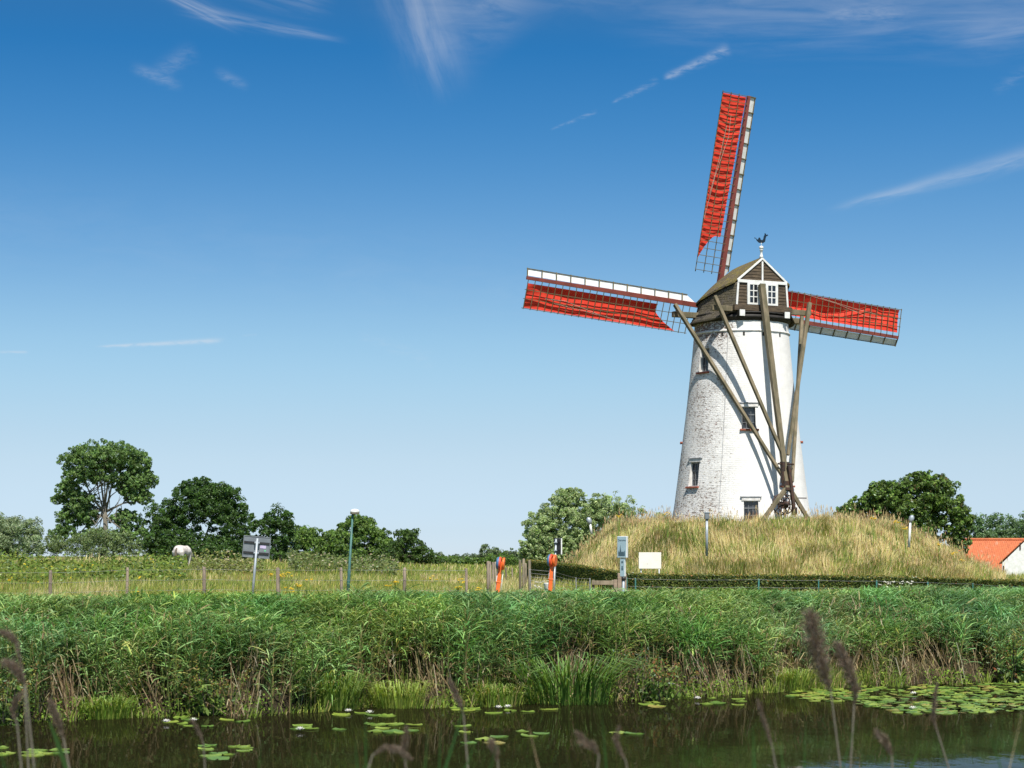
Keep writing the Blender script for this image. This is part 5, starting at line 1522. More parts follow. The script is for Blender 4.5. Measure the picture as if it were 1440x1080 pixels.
# ------------------------------------------------------------------ horse, seen from behind, grazing
def horse(x, y, z):
    root = empty('horse', (x, y, z), 'grey white horse grazing with its tail towards the water before the dark oak', 'horse')
    f = Vector((0.26, 0.965, 0)); s = Vector((0.965, -0.26, 0))
    def L(fw, sd, zz_): return f * fw + s * sd + UP * zz_
    b0 = Vector((x, y, z)); mb = MB()
    def limb(*pr): mb.tube([b0 + L(*p) for p, r in pr], [r for p, r in pr], 14)
    limb(((-0.50, 0, 1.16), .10), ((-0.44, 0, 1.16), .24), ((-0.25, 0, 1.18), .35), ((0.1, 0, 1.17), .37), ((0.5, 0, 1.12), .38), ((0.9, 0, 1.15), .36), ((1.15, 0, 1.15), .27), ((1.3, 0, 1.12), .16))
    limb(((1.0, 0, 1.2), .26), ((1.32, 0, 1.05), .22), ((1.6, 0.02, .76), .16), ((1.8, .05, .48), .125), ((1.88, .07, .36), .135), ((1.92, .08, .22), .10), ((1.90, .09, .06), .075), ((1.89, .09, .02), .03))
    for sd in (-1, 1):
        limb(((-0.20, sd * .15, 1.28), .15), ((-0.24, sd * .18, 1.10), .23), ((-0.18, sd * .20, .88), .19), ((-0.08, sd * .21, .70), .12), ((-0.24, sd * .20, .50), .075), ((-0.22, sd * .20, .16), .052), ((-0.18, sd * .20, .05), .075), ((-0.18, sd * .20, -.02), .07))
        limb(((0.95, sd * .15, 1.1), .18), ((1.0, sd * .18, .80), .13), ((0.98, sd * .17, .45), .075), ((0.99, sd * .17, .14), .05), ((1.03, sd * .17, .04), .075), ((1.03, sd * .17, -.02), .07))
    o = mb.build('body', pmat('horse_coat', (0.62, 0.57, 0.53), (0.42, 0.37, 0.33), 2.2, 0.7, 0.1, contrast=(0.42, 0.68)), root, loc=b0)
    rm = o.modifiers.new('skin', 'REMESH'); rm.mode = 'VOXEL'; rm.voxel_size = 0.03; rm.use_smooth_shade = True
    sm_ = o.modifiers.new('smooth', 'SMOOTH'); sm_.iterations = 6
    mb = MB(); b0 = Vector((x, y, z))
    mb.tube([b0 + L(-0.46, 0, 1.33), b0 + L(-0.60, 0.0, 1.22), b0 + L(-0.64, 0.01, 0.9), b0 + L(-0.60, 0.02, 0.55)], [0.04, 0.06, 0.075, 0.02], 8); mb.build('tail', pmat('horse_tail', (0.06, 0.045, 0.035), (0.14, 0.11, 0.08), 9, 0.8, 0.3), root)
    mb = MB()
    for sd in (-1, 1): mb.tube([b0 + L(1.55, sd * 0.08, 0.98), b0 + L(1.50, sd * 0.10, 1.10), b0 + L(1.48, sd * 0.11, 1.16)], [0.035, 0.03, 0.008], 6)
    mb.tube([b0 + L(1.05, 0, 1.50), b0 + L(1.32, 0.0, 1.40), b0 + L(1.62, 0.02, 1.0)], [0.03, 0.06, 0.03], 6)
    mb.build('mane', pmat('horse_mane', (0.16, 0.13, 0.10), (0.30, 0.27, 0.24), 6, 0.8), root)
hy = 124.0
horse(X(253, hy), hy, Z(766, hy) - 1.56)

# ------------------------------------------------------------------ signs and posts
def lean_post(px0, py0, px1, py1, d, drop=0.0):
    """points of a leaning post from its foot in the ground to its top"""
    t = P(px1, py1, d); f = P(px0, py0, d)
    dr = (t - f).normalized()
    g = float(height(f.x, d))
    foot = f + dr * ((g - 0.1 - f.z) / dr.z)
    return foot, t
# grey sign seen from the back
d = 58.0; ft, tp = lean_post(355, 838, 362, 757, d)
sg = empty('road_sign', ft, 'leaning grey road sign seen from its back on a steel post', 'road sign')
up = (tp - ft).normalized(); sd = Vector((0.985, 0.0, -0.0)); sd = (Vector((1, 0.17, 0)) - up * Vector((1, 0.17, 0)).dot(up)).normalized(); fw = up.cross(sd)
mb = MB(); mb.tube([ft, tp], 0.038, 10); mb.build('post', M['steel'], sg)
pc = tp - up * 0.26 + fw * 0.115
rot = Matrix((sd, fw, up)).transposed()
mb = MB(); mb.box(pc, (0.76, 0.025, 0.60), rot)
for g in (-1, 1):
    mb.box(pc + sd * g * 0.385, (0.02, 0.05, 0.63), rot); mb.box(pc + up * g * 0.305, (0.75, 0.05, 0.02), rot)
pn = mb.build('sign_panel', M['steel_dark'], sg, bevel=0.005)
for g in (-0.17, 0.13):
    mb = MB(); mb.box(pc + up * g - fw * 0.026, (0.74, 0.03, 0.055), rot); mb.build('panel_rail', M['black'], sg)
for g in (-0.17, 0.13):
    mb = MB(); mb.box(pc + up * g - fw * 0.085, (0.15, 0.10, 0.05), rot); mb.build('clamp', M['steel'], sg, bevel=0.006)
mb = MB(); mb.box(pc + sd * 0.19 + up * 0.02 - fw * 0.016, (0.17, 0.008, 0.085), rot); mb.build('sticker', pmat('pale_sticker', (0.55, 0.5, 0.66), (0.42, 0.34, 0.55), 30, 0.5), sg)
mb = MB(); mb.box(pc + sd * 0.255 - up * 0.085 - fw * 0.016, (0.045, 0.008, 0.045), rot); mb.build('sticker', pmat('green_sticker', (0.15, 0.55, 0.28), None, 3, 0.5), sg)

# lamp post
d = 70.0; ft, tp = lean_post(489, 838, 496, 722, d)
lp = empty('lamp_post', ft, 'slim green lamp post with a small white topped head leaning over the meadow', 'lamp post')
mb = MB(); mb.tube([ft, ft.lerp(tp, 0.35), ft.lerp(tp, 0.36), tp], [0.06, 0.057, 0.045, 0.036], 12); mb.build('pole', M['green_paint'], lp)
hc = P(499, 719.5, d)
mb = MB(); mb.lathe(hc, [(0.06, -0.10), (0.155, -0.09), (0.165, -0.05), (0.16, -0.03)], 18); hd_ = mb.build('lamp_head', pmat('lamp_base', (0.32, 0.27, 0.2), (0.22, 0.19, 0.15), 5, 0.5), lp)
mb = MB(); mb.lathe(hc, [(0.165, -0.03), (0.165, 0.01), (0.14, 0.06), (0.07, 0.09), (0.01, 0.095)], 18); mb.build('lamp_cover', M['white'], hd_)

# lifebuoy stands
def buoy(px0, py0, px1, py1, d, label, yaw):
    ft, tp = lean_post(px0, py0, px1, py1, d)
    r = empty('lifebuoy_stand', ft, label, 'lifebuoy', 'orange lifebuoy stands on the bank')
    up = (tp - ft).normalized(); c = math.cos(yaw); s_ = math.sin(yaw)
    sd = (Vector((c, s_, 0)) - up * Vector((c, s_, 0)).dot(up)).normalized(); fw = sd.cross(up)
    L = (tp - ft).length
    mb = MB(); mb.beam(ft, ft + up * (L - 0.12), 0.115, 0.06, up=fw, w1=0.085, h1=0.055); mb.box(ft + up * (L * 0.62), (0.13, 0.075, 0.03), Matrix((sd, fw, up)).transposed())
    mb.build('post', M['orange'], r, bevel=0.008)
    # the ring hangs on the side away from us: seen nearly edge on
    cc = ft + up * (L - 0.17)
    ax_ = (sd * 0.975 + fw * 0.22).normalized(); sd2 = up.cross(ax_).normalized()
    ring = lambda R_, off: [cc + ax_ * off + sd2 * math.cos(a) * R_ + up * math.sin(a) * R_ for a in np.linspace(0, 2 * math.pi, 29)]
    mb = MB(); mb.tube(ring(0.135, -0.02), 0.035, 8, False); mb.build('lifebuoy_ring', M['buoy_red'], r)
    mb = MB(); ringm = Matrix((sd2, up, ax_)).transposed()
    mb.lathe(cc - ax_ * 0.15, [(0.02, 0.04), (0.11, 0.04), (0.15, 0.06), (0.165, 0.11), (0.15, 0.11)], 26, ringm); mb.build('ring_cover', M['buoy_blue'], r)
    mb = MB(); mb.lathe(cc + ax_ * 0.045, [(0.06, 0.0), (0.155, 0.0), (0.16, 0.045), (0.13, 0.06)], 26, ringm); mb.build('ring_holder', M['orange'], r)
    mb = MB()
    for g in (-0.055, 0.085): mb.tube([cc + ax_ * g - up * 0.2, cc + ax_ * g - up * 0.48 - fw * 0.02, cc + ax_ * g - up * 0.72], [0.009, 0.012, 0.008], 6)
    mb.build('rope', M['white'], r)
buoy(699, 838, 705, 783, 50, 'leaning orange lifebuoy stand nearer the open meadow beside the weathered posts', R(8))
buoy(773.5, 834, 777, 779, 51, 'upright orange lifebuoy stand in front of the dark sign panel', R(-4))

# dark narrow panel behind the second stand (sign seen edge on)
d = 60.0; ft, tp = lean_post(779, 835, 782, 757, d)
ns = empty('narrow_sign', ft, 'dark back of a traffic sign turned nearly edge on behind an orange stand', 'road sign')
up = (tp - ft).normalized()
mb = MB(); mb.tube([ft, tp - up * 0.02], 0.032, 10); mb.build('post', M['steel'], ns)
rz = Matrix.Rotation(R(-62), 3, 'Z')
mb = MB(); mb.box(tp - up * 0.24 + Vector((0.055, 0.05, 0)), (0.36, 0.03, 0.48), rz); mb.build('sign_panel', M['black'], ns, bevel=0.006)
mb = MB(); mb.box(tp - up * 0.24 + Vector((0.055, 0.05, 0)) + rz @ Vector((0.0, 0.035, 0)), (0.37, 0.038, 0.49), rz); mb.build('sign_face', M['white'], ns)
for g in (0.12, 0.36):
    mb = MB(); mb.box(tp - up * g + Vector((-0.01, -0.03, 0)), (0.10, 0.09, 0.03)); mb.build('clamp', M['steel'], ns)

# tourist sign with a church skyline
d = 52.0; ft, tp = lean_post(876, 842, 877, 756, d)
ts = empty('town_sign', ft, 'pale blue town sign with dark church skyline above a narrow panel on a post', 'sign')
mb = MB(); mb.tube([ft, tp - UP * 0.9], 0.04, 10); mb.build('post', M['steel'], ts)
yw = R(-27); rz = Matrix.Rotation(yw, 3, 'Z'); sx_, fy_ = rz @ Vector((1, 0, 0)), rz @ Vector((0, 1, 0))
M['sign_blue'] = pmat('sign_light_blue', (0.30, 0.42, 0.47), (0.27, 0.38, 0.43), 3, 0.45)
M['sign_ink'] = pmat('sign_dark_blue', (0.06, 0.11, 0.14), None, 3, 0.5)
w, h = 0.285, 0.52; c = P(876, 783.5, d)
bc = P(875.5, 783.2, d); bc = P(875.5, 756.5 + 13.8 + 14, d)
pw, ph = 0.26, 0.545; bc = Vector((X(874.8, d), d, Z(783.5, d)))
def panel(cx, ztop, zbot, w_, dep, name):
    mb = MB(); zc = (ztop + zbot) / 2; hh = ztop - zbot
    cc = Vector((cx, d, zc))
    mb.box(cc, (w_, dep, hh), rz); o = mb.build(name, M['white'], ts, bevel=0.012)
    mb = MB(); mb.box(cc - fy_ * (dep / 2 + 0.003), (w_ - 0.02, 0.006, hh - 0.02), rz); fo = mb.build(name + '_face', M['sign_blue'], o)
    return cc - fy_ * (dep / 2 + 0.008), fo
zt, zb = Z(754, d), Z(784.5, d)
fc, fo = panel(X(875.6, d), zt, zb, 0.27, 0.11, 'sign_box')
fc2, fo2 = panel(X(876, d), Z(785, d), Z(811, d), 0.145, 0.075, 'lower_panel')
ink = [(-.095, -.16), (-.095, -.06), (-.085, -.02), (-.075, -.06), (-.06, -.06), (-.05, .0), (-.045, .05), (-.038, .125), (-.030, .05), (-.022, .0), (-.012, -.05), (0.02, -.06), (0.035, -.04), (0.05, -.07), (.07, -.045), (.085, -.02), (.092, -.05), (.095, -.16)]
mb = MB(); mb.prism([fc + sx_ * a + UP * (c_ - 0.07) for a, c_ in ink], -fy_ * 0.004); mb.build('skyline', M['sign_ink'], fo)
def lettering(txt, size, pos, parent, name='lettering'):
    cu = bpy.data.curves.new(name, 'FONT'); cu.body = txt; cu.size = size; cu.align_x = 'CENTER'; cu.extrude = 0.002
    t = bpy.data.objects.new(name, cu); COL.objects.link(t)
    dg = bpy.context.evaluated_depsgraph_get()
    me_ = bpy.data.meshes.new_from_object(t.evaluated_get(dg)); bpy.data.objects.remove(t)
    o = bpy.data.objects.new(name, me_); COL.objects.link(o); o.data.materials.append(M['sign_ink'])
    o.location = pos; o.rotation_euler = (R(90), 0, yw); attach(o, parent)
lettering('Damme', 0.072, fc + UP * 0.155, fo)
mb = MB(); mb.box(fc2 + UP * 0.14, (0.05, 0.004, 0.05), rz); mb.box(fc2 + UP * 0.02, (0.04, 0.004, 0.035), rz); mb.box(fc2 - UP * 0.04, (0.05, 0.004, 0.06), rz); mb.build('pictogram', M['sign_ink'], fo2)
mb = MB(); mb.tube([Vector((X(877, d), d, Z(811, d))), Vector((X(877, d), d, Z(816, d)))], 0.06, 10); mb.build('post_collar', M['black'], ts)

# blank information board
d = 93.0
ib = empty('information_board', (X(914, d), d, LAND), 'blank cream white information board on two short legs behind the hedge', 'board')
rz = Matrix.Rotation(R(4), 3, 'Z')
mb = MB(); c = P(914, 788.2, d); mb.box(c, (1.05, 0.05, 0.76), rz); mb.build('board_panel', pmat('cream_board', (0.78, 0.74, 0.66), (0.73, 0.69, 0.61), 2, 0.5), ib, bevel=0.006)
for px in (901.5, 927):
    mb = MB(); mb.tube([(X(px, d), d + 0.05, 1.3), (X(px, d), d + 0.05, Z(780, d))], 0.035, 8); mb.build('board_leg', M['white'], ib)
mb = MB(); mb.box(Vector((X(910, d), d - 0.03, Z(793, d))), (0.03, 0.01, 0.03)); mb.build('board_mark', M['steel_dark'], ib)

# picnic bench and second bench with a thick post between
def bench(px0, px1, pyb0, pyb1, pys0, pys1, d, label, back):
    xa, xb = X(px0, d), X(px1, d)
    r = empty('wooden_bench' if back else 'picnic_table', ((xa + xb) / 2, d, LAND), label, 'bench' if back else 'table')
    if back:
        z0, z1 = Z(pyb1, d), Z(pyb0, d)
        mb = MB(); mb.box(((xa + xb) / 2, d, (z0 + z1) / 2), (xb - xa, 0.06, z1 - z0)); mb.build('backrest', M['wood_grey'], r, bevel=0.01)
        for xx in (xa + 0.06, xb - 0.08):
            mb = MB(); mb.box((xx, d + 0.07, (LAND + z1) / 2), (0.09, 0.08, z1 - LAND + 0.05)); mb.build('leg', M['wood_grey'], r, bevel=0.01)
        for k in range(3):
            mb = MB(); mb.box(((xa + xb) / 2, d - 0.12 - 0.16 * k, 1.84), (xb - xa, 0.14, 0.05)); mb.build('seat', M['wood_grey'], r, bevel=0.008)
        for xx in (xa + 0.12, xb - 0.12):
            mb = MB(); mb.box((xx, d - 0.45, (LAND + 1.8) / 2), (0.09, 0.09, 0.45)); mb.build('leg', M['wood_grey'], r, bevel=0.01)
    else:
        zt = Z(pys0, d)
        for k in range(5):
            mb = MB(); mb.box(((xa + xb) / 2, d + 0.16 * k - 0.3, zt - 0.03), (xb - xa, 0.145, 0.05)); mb.build('table_plank', M['wood_bench'], r, bevel=0.008)
        mb = MB(); mb.box(((xa + xb) / 2, d - 0.34, zt - 0.14), (xb - xa, 0.05, 0.14)); mb.build('apron', M['wood_bench'], r, bevel=0.008)
        for g in (-1, 1):
            mb = MB(); mb.box(((xa + xb) / 2, d + g * 0.62, zt - 0.34), (xb - xa - 0.04, 0.26, 0.05)); mb.build('seat', M['wood_bench'], r, bevel=0.008)
        for xx in (xa + 0.2, xb - 0.2):
            for g in (-1, 1):
                mb = MB(); mb.beam((xx, d + g * 0.15, zt - 0.06), (xx, d + g * 0.5, LAND - 0.05), 0.09, 0.07); mb.build('leg', M['wood_bench'], r)
bench(832, 866, 816.5, 822.5, 0, 0, 66, 'grey weathered bench with one backrest plank behind the wire fence', True)
bench(838, 896, 0, 0, 830, 0, 61, 'pale wooden picnic table of planks half hidden by the reeds', False)
d = 63.0
for px0, px1, pyt, lb in ((868.5, 874, 806, 'thick pale square wooden post beside the town sign pole'), (875.5, 881, 807, 'second thick wooden post, behind the town sign pole'), (863, 868, 815, 'short grey wooden post at the end of the grey bench')):
    mb = MB(); xa, xb = X(px0, d), X(px1, d); z1 = Z(pyt, d)
    mb.box(((xa + xb) / 2, d, (LAND - .1 + z1) / 2), (xb - xa, 0.13, z1 - LAND + .1)); o = mb.build('wooden_post', M['wood_bench'], None, loc=((xa + xb) / 2, d, LAND), bevel=0.012); tag(o, lb, 'post')
mb = MB(); c = P(770.5, 822, 58)
mb.lathe((c.x, c.y, c.z - 0.5), [(0.09, 0), (0.12, 0.52), (0.13, 0.55), (0.11, 0.55)], 14); o = mb.build('bucket', M['white'], None, loc=(c.x, c.y, LAND)); tag(o, 'small white bucket shaped bin beside the orange stand in the grass', 'bin')

# ------------------------------------------------------------------ fences
M['wirefine'] = M['wire']
def fence(label, posts, d_of, wires, mat, rad, name='wire_fence', tops=None, square=False):
    r = None; pts = []
    for i, (px, pyt) in enumerate(posts):
        d = d_of(px) if callable(d_of) else d_of[i]
        x = X(px, d); g = float(height(x, d)); z = Z(pyt, d)
        if r is None: r = empty(name, (x, d, g), label, 'fence')
        mb = MB(); rg = random.Random(i * 7 + len(posts)); tx, ty = rg.uniform(-.04, .04), rg.uniform(-.04, .04)
        top_ = Vector((x + tx, d + ty, z)); bot = Vector((x, d, g - 0.15)); rr = rad * rg.uniform(0.85, 1.15)
        if square: mb.beam(bot, top_, rr * 2, rr * 2)
        else: mb.tube([bot, bot.lerp(top_, 0.5), top_ - UP * 0.03, top_], [rr * 1.05, rr, rr * 0.95, rr * 0.6], 9)
        mb.build('post', mat, r); pts.append((bot, top_))
    for w in wires:
        mb = MB(); line = []
        for i, (bo, to) in enumerate(pts):
            p = to - UP * w + Vector((0, -rad, 0))
            if line:
                q = line[-1]; line.append(q.lerp(p, 0.5) - UP * 0.02 * (p - q).length / 3)
            line.append(p)
        mb.tube(line, 0.0042, 4); mb.build('wire', M['wirefine'], r)
    return r
fence('long meadow fence of slim wooden posts and thin wires across the field', [(-30, 801), (70, 802), (178, 798), (287, 797), (391, 798), (481, 798), (569, 798), (657, 799)], lambda px: 66.0, (0.08, 0.42, 0.75), M['post'], 0.055)
fence('short row of weathered stakes leading away beside the leaning orange stand', [(686.5, 789), (690, 789.5), (694, 790.5), (697.5, 790), (701, 792), (711.5, 797.5), (721, 798.5)], [74, 80, 86, 92, 98, 108, 118], (0.1, 0.5), M['post'], 0.05, 'stake_fence')
fence('cluster of grey gate stakes standing at the meadow corner next to the hedge', [(732, 788), (736.5, 785.5), (740, 792), (745, 787.5)], [70, 76, 80, 72], (0.2, 0.6), M['wood_grey'], 0.05, 'stake_fence')
fence('wire mesh fence in front of the dark hedge beside the benches', [(746, 800), (779, 803), (811, 812), (830, 813)], [66, 66, 67, 68], (0.02, 0.14, 0.26, 0.38, 0.50, 0.62, 0.74), M['wire'], 0.02, 'mesh_fence')
fence('wire fence on thin turquoise posts along the front of the clipped hedge', [(881.5, 812), (894, 813), (1066, 814), (1151, 815), (1232, 816), (1305, 818), (1369, 820), (1425, 824), (1480, 826)], [70, 70, 71, 71, 70.5, 70, 69, 67, 66], (0.03, 0.3, 0.6), M['teal_post'], 0.028, 'green_wire_fence')

# ------------------------------------------------------------------ spotlights on the mound
def spot(px, pyt, pyb, d, label, kind, tilt=0.0):
    x = X(px, d); zt = Z(pyt, d); g = float(height(x, d)) if pyb is None else Z(pyb, d)
    r = empty('floodlight', (x, d, g), label, 'floodlight')
    if kind == 'box':
        mb = MB(); mb.tube([(x, d, g - 0.2), (x, d, zt - 0.35)], 0.065, 10); mb.build('post', M['steel'], r)
        mb = MB(); mb.box((x, d, zt - 0.18), (0.22, 0.25, 0.34)); mb.build('lamp_head', M['steel_dark'], r, bevel=0.03)
        mb = MB(); mb.box((x, d, zt - 0.02), (0.30, 0.30, 0.04)); mb.build('lamp_lid', M['steel'], r, bevel=0.01)
    else:
        top_ = Vector((x + tilt, d, zt - 0.35)); mb = MB(); mb.tube([(x, d, g - 0.2), top_], [0.07, 0.055], 10); mb.build('post', M['white'], r)
        ax_ = Matrix.Rotation(R(18) if tilt >= 0 else R(-18), 3, 'Y')
        mb = MB(); mb.lathe(top_ + UP * 0.0, [(0.05, -0.03), (0.10, 0.02), (0.135, 0.12), (0.13, 0.24), (0.08, 0.33), (0.02, 0.36)], 16, ax_); mb.build('lamp_head', M['steel'], r)
spot(994, 720, 776, 95, 'grey box headed floodlight post standing on the front slope of the mound', 'box')
spot(1278, 724, 764, 100, 'white egg shaped floodlight on a post on the mound flank by the dark fruit tree', 'egg', 0.08)
spot(832, 727, 746, 103, 'white egg shaped floodlight half sunk in dry grass beside the light willow', 'egg', -0.08)

# ------------------------------------------------------------------ flowering plants
M['ragwort'] = pmat('yellow_flower', (0.78, 0.55, 0.02), (0.70, 0.45, 0.015), 8, 0.6)
M['umbel'] = pmat('white_flower', (0.80, 0.78, 0.70), (0.65, 0.62, 0.52), 8, 0.7)
def flower_plant(px, py, d, size, label, name, cat, mat, n=9, spread=0.28, group=None, seed=0):
    rg = random.Random(seed); c = P(px, py, d); g = float(height(c.x, d))
    r = empty(name, (c.x, d, g), label, cat, group)
    mb = MB(); fl = MB()
    for k in range(n):
        tp = c + Vector((rg.uniform(-spread, spread), rg.uniform(-.1, .1), rg.uniform(-spread * .55, spread * .4)))
        b0 = Vector((c.x + rg.uniform(-.04, .04), d, max(g - 0.05, tp.z - 1.2)))
        mb.tube([b0, b0.lerp(tp, 0.6), tp], [0.012, 0.009, 0.006], 5)
        for q in range(5):
            o = tp + Vector((rg.uniform(-1, 1), rg.uniform(-1, 1), rg.uniform(-.4, .4))) * size
            fl.lathe(o, [(size * 0.25, -size * 0.15), (size * 0.55, 0), (size * 0.5, size * 0.15), (0.005, size * 0.22)], 7)
    mb.build('stem', PAD[0], r); fl.build('blossom', mat, r)
rag = [(379, 808, 88, 'bright yellow ragwort by the grey road sign, larger of two clumps'), (396, 809, 88, 'yellow ragwort just past the first fence stake after the grey sign'), (404, 807, 90, 'small yellow ragwort beside the fence stake after the grey sign'),
       (419, 823, 78, 'big yellow ragwort clump between the grey sign and the lamp post'), (434, 815, 82, 'yellow ragwort halfway from grey sign to lamp post'), (407, 829, 76, 'low yellow ragwort in front of the other clumps near the grey sign'),
       (546, 824, 78, 'lone yellow ragwort past the lamp post in grass'), (557, 819, 84, 'small yellow ragwort beside the stake past the lamp post'), (609, 812, 88, 'yellow ragwort in the paler grass of the open meadow'),
       (645, 826, 76, 'yellow ragwort just before the last slim stake'), (672, 827, 74, 'orange yellow ragwort between last stake and leaning orange stand'), (650, 816, 84, 'faint yellow ragwort above the grass near the last stake'),
       (193, 832, 76, 'single low yellow ragwort beside the second slim stake')]
for i, (px, py, d, lb) in enumerate(rag): flower_plant(px, py, d, 0.05, lb, 'ragwort', 'wildflower', M['ragwort'], 5 + (i * 3) % 6, 0.10 + 0.05 * (i % 3), 'ragwort in the meadow', i)
for i, (px, py, d, lb) in enumerate(((870, 725, 101, 'yellow wildflower on the mound crest near the willow'), (1262, 733, 101, 'yellow flower clump on the mound crest below the fruit tree'), (1274, 742, 100, 'yellow flower clump beside the white egg floodlight'),
        (1229, 728, 101, 'small yellow flowers on the mound crest towards the tower'), (1341, 778, 104, 'yellow flowers low on the mound flank'), (1351, 788, 104, 'yellow flower clump at the foot of the mound flank by the orange roof'), (1321, 766, 103, 'pale yellow flowers halfway down the mound flank'), (939, 722, 101, 'orange yellow flowers by the base of the tower'))):
    flower_plant(px, py, d, 0.055, lb, 'mound_wildflower', 'wildflower', M['ragwort'], 6, 0.16, 'yellow flowers on the mound', 30 + i)
flower_plant(1262, 827, 60, 0.045, 'white flowering umbel bush before the turquoise fence posts', 'umbel_bush', 'bush', M['umbel'], 34, 0.55, seed=50)
flower_plant(762, 822, 62, 0.035, 'white flowering weed clump beside the grey gate stakes', 'umbel_bush', 'bush', M['umbel'], 16, 0.28, seed=51)
flower_plant(1392, 836, 56, 0.035, 'small white flowers in the grass under the end of the hedge', 'umbel_bush', 'bush', M['umbel'], 12, 0.25, seed=52)
mb = MB(); c = P(284.5, 842, 54)
rg = random.Random(4); mb.lathe((c.x, c.y, c.z - 0.14), [(0.05, 0), (0.13, 0.05), (0.15, 0.13), (0.10, 0.21), (0.02, 0.24)], 9); o = mb.build('marker_stone', M['white'], None, loc=(c.x, c.y, LAND)); tag(o, 'small white painted marker stone at the foot of a slim stake', 'stone')

# ------------------------------------------------------------------ reed plumes on the near bank
PLC = [(0.21, 0.16, 0.12, 3), (0.14, 0.105, 0.08, 2), (0.28, 0.22, 0.17, 1)]  # plume browns set dark to stand in for shade on the near bank
def plume(pts, d, width, label, seed, leaves=0, cols=PLC, droop=0.4, head=None, group=None):
    """pts: (px, py) of the plume axis from tip to base of the head, then the stem point low down"""
    rng = np.random.default_rng(seed)
    ax_ = [np.array(P(px, py, d)) for px, py in pts[:-1]]; lowp = np.array(P(*pts[-1], d))
    base_dir = lowp - ax_[-1]; g = float(height(lowp[0], d))
    foot = lowp.copy(); 
    if lowp[2] > g: foot = lowp + base_dir / abs(base_dir[2]) * (lowp[2] - g + 0.1) if base_dir[2] < 0 else lowp
    foot = np.array([foot[0] if abs(foot[0] - lowp[0]) < 0.6 else lowp[0] + 0.3 * np.sign(foot[0] - lowp[0]), d, min(foot[2], g)])
    r = empty('reed_plume', tuple(foot), label, 'reed', group)
    mb = MB(); stem_pts = [Vector(foot), Vector(lowp)] + [Vector(p) for p in ax_[::-1]]
    mb.tube(stem_pts, [0.004] * 2 + list(np.linspace(0.0032, 0.0012, len(ax_))), 6); mb.build('stem', M['bark_pale'], r)
    sp = Soup(); n = 1500
    A = np.array(ax_); t = rng.random(n) * (len(A) - 1); i = np.minimum(t.astype(int), len(A) - 2); f = (t - i)[:, None]
    o = A[i] * (1 - f) + A[i + 1] * f
    along = norm(A[i] - A[i + 1]); tt = (t / (len(A) - 1))
    prof = np.sin(np.clip(tt * 0.92 + 0.08, 0, 1) * math.pi) ** 0.7
    side = rng.normal(size=(n, 3)); side = norm(side)
    L = (width * prof * rng.uniform(0.5, 1.25, n))[:, None]
    e = o + side * L * 0.75 + along * L * rng.uniform(0.3, 1.1, (n, 1)) - np.array([0, 0, 1]) * L * droop * rng.uniform(0.3, 1.2, (n, 1))
    m_ = (o + e) / 2 + side * L * 0.08
    s = norm(rng.normal(size=(n, 3))) * 0.0017
    v = np.stack([o - s * 0.5, o + s * 0.5, m_ + s, m_ - s, e], 1)
    k = np.arange(n)[:, None] * 5
    sp.add(v.reshape(-1, 3), q=k + np.array([0, 1, 2, 3]), t=k + np.array([3, 2, 4]), c=np.repeat(jitter(cols, n, 0.3, rng), 5, 0))
    sp.build('plume_foliage', M['straw'], r, loc=tuple(foot))
    for q in range(leaves):
        blade_leaf(r, Vector(foot).lerp(Vector(lowp), rng.uniform(0.5, 0.95)), rng)
def blade_leaf(r, o, rng, L=None, a=None):
    sp = Soup(); L = L or rng.uniform(0.25, 0.45); a = rng.choice([-1, 1]) * rng.uniform(0.2, 0.8) if a is None else a
    rows = []; N = 8
    for k in range(N + 1):
        t = k / N
        p = np.array(o) + np.array([a * L * t, -0.05 * t, L * (t * 0.9 - 0.5 * abs(a) * t * t)])
        w = 0.011 * math.sin(math.pi * min(0.97, 0.12 + t * 0.85)) 
        rows += [p - np.array([w, 0.004, 0]), p + np.array([w, -0.004, 0])]
    q = np.array([[2 * k, 2 * k + 1, 2 * k + 3, 2 * k + 2] for k in range(N)])
    sp.add(np.array(rows), q=q, c=jitter([(0.045, 0.10, 0.03), (0.07, 0.13, 0.035)], 1, 0.2, rng)[0])
    sp.build('reed_leaf', M['leaf'], r, loc=tuple(o))
GP_ = 'reed plumes of the near bank'
plume([(1140, 862), (1145, 890), (1152, 920), (1160, 948), (1168, 972), (1182, 1080)], 9.0, 0.10, 'tallest brown feathery reed plume standing before the bleached stems', 1, 2)
plume([(1178, 905), (1186, 925), (1195, 945), (1203, 968), (1201, 992), (1196, 1080)], 9.2, 0.06, 'slender drooping brown reed plume beside the tallest plume', 2, 1)
plume([(1318, 960), (1314, 985), (1312, 1010), (1320, 1035), (1334, 1080)], 9.6, 0.022, 'dark thin bent reed plume in front of the large lily patch', 3)
plume([(632, 955), (640, 972), (648, 990), (652, 1006), (658, 1080)], 8.8, 0.026, 'pale thin reed plume at the waterline below the darkest reeds', 4, 1)
plume([(70, 985), (78, 1002), (84, 1022), (90, 1042), (98, 1085)], 8.2, 0.032, 'grey brown reed plume over the near lily patch', 5, 1)
plume([(2, 888), (14, 892), (24, 905), (34, 960), (40, 1080)], 8.4, 0.026, 'dark nodding reed plume highest at the picture edge beside the dock', 6, 1)
plume([(8, 930), (20, 936), (30, 950), (36, 965), (48, 1080)], 8.0, 0.034, 'dark reed plume just under the highest nodding one', 7, 1)
plume([(30, 975), (22, 985), (18, 1000), (24, 1018), (30, 1080)], 8.0, 0.022, 'small dark reed plume lowest of three at the picture edge', 8)
plume([(578, 1066), (560, 1052), (540, 1050), (524, 1062), (512, 1100)], 7.6, 0.022, 'arching pale reed plume bowed over at the bottom of the canal view', 9, 2)
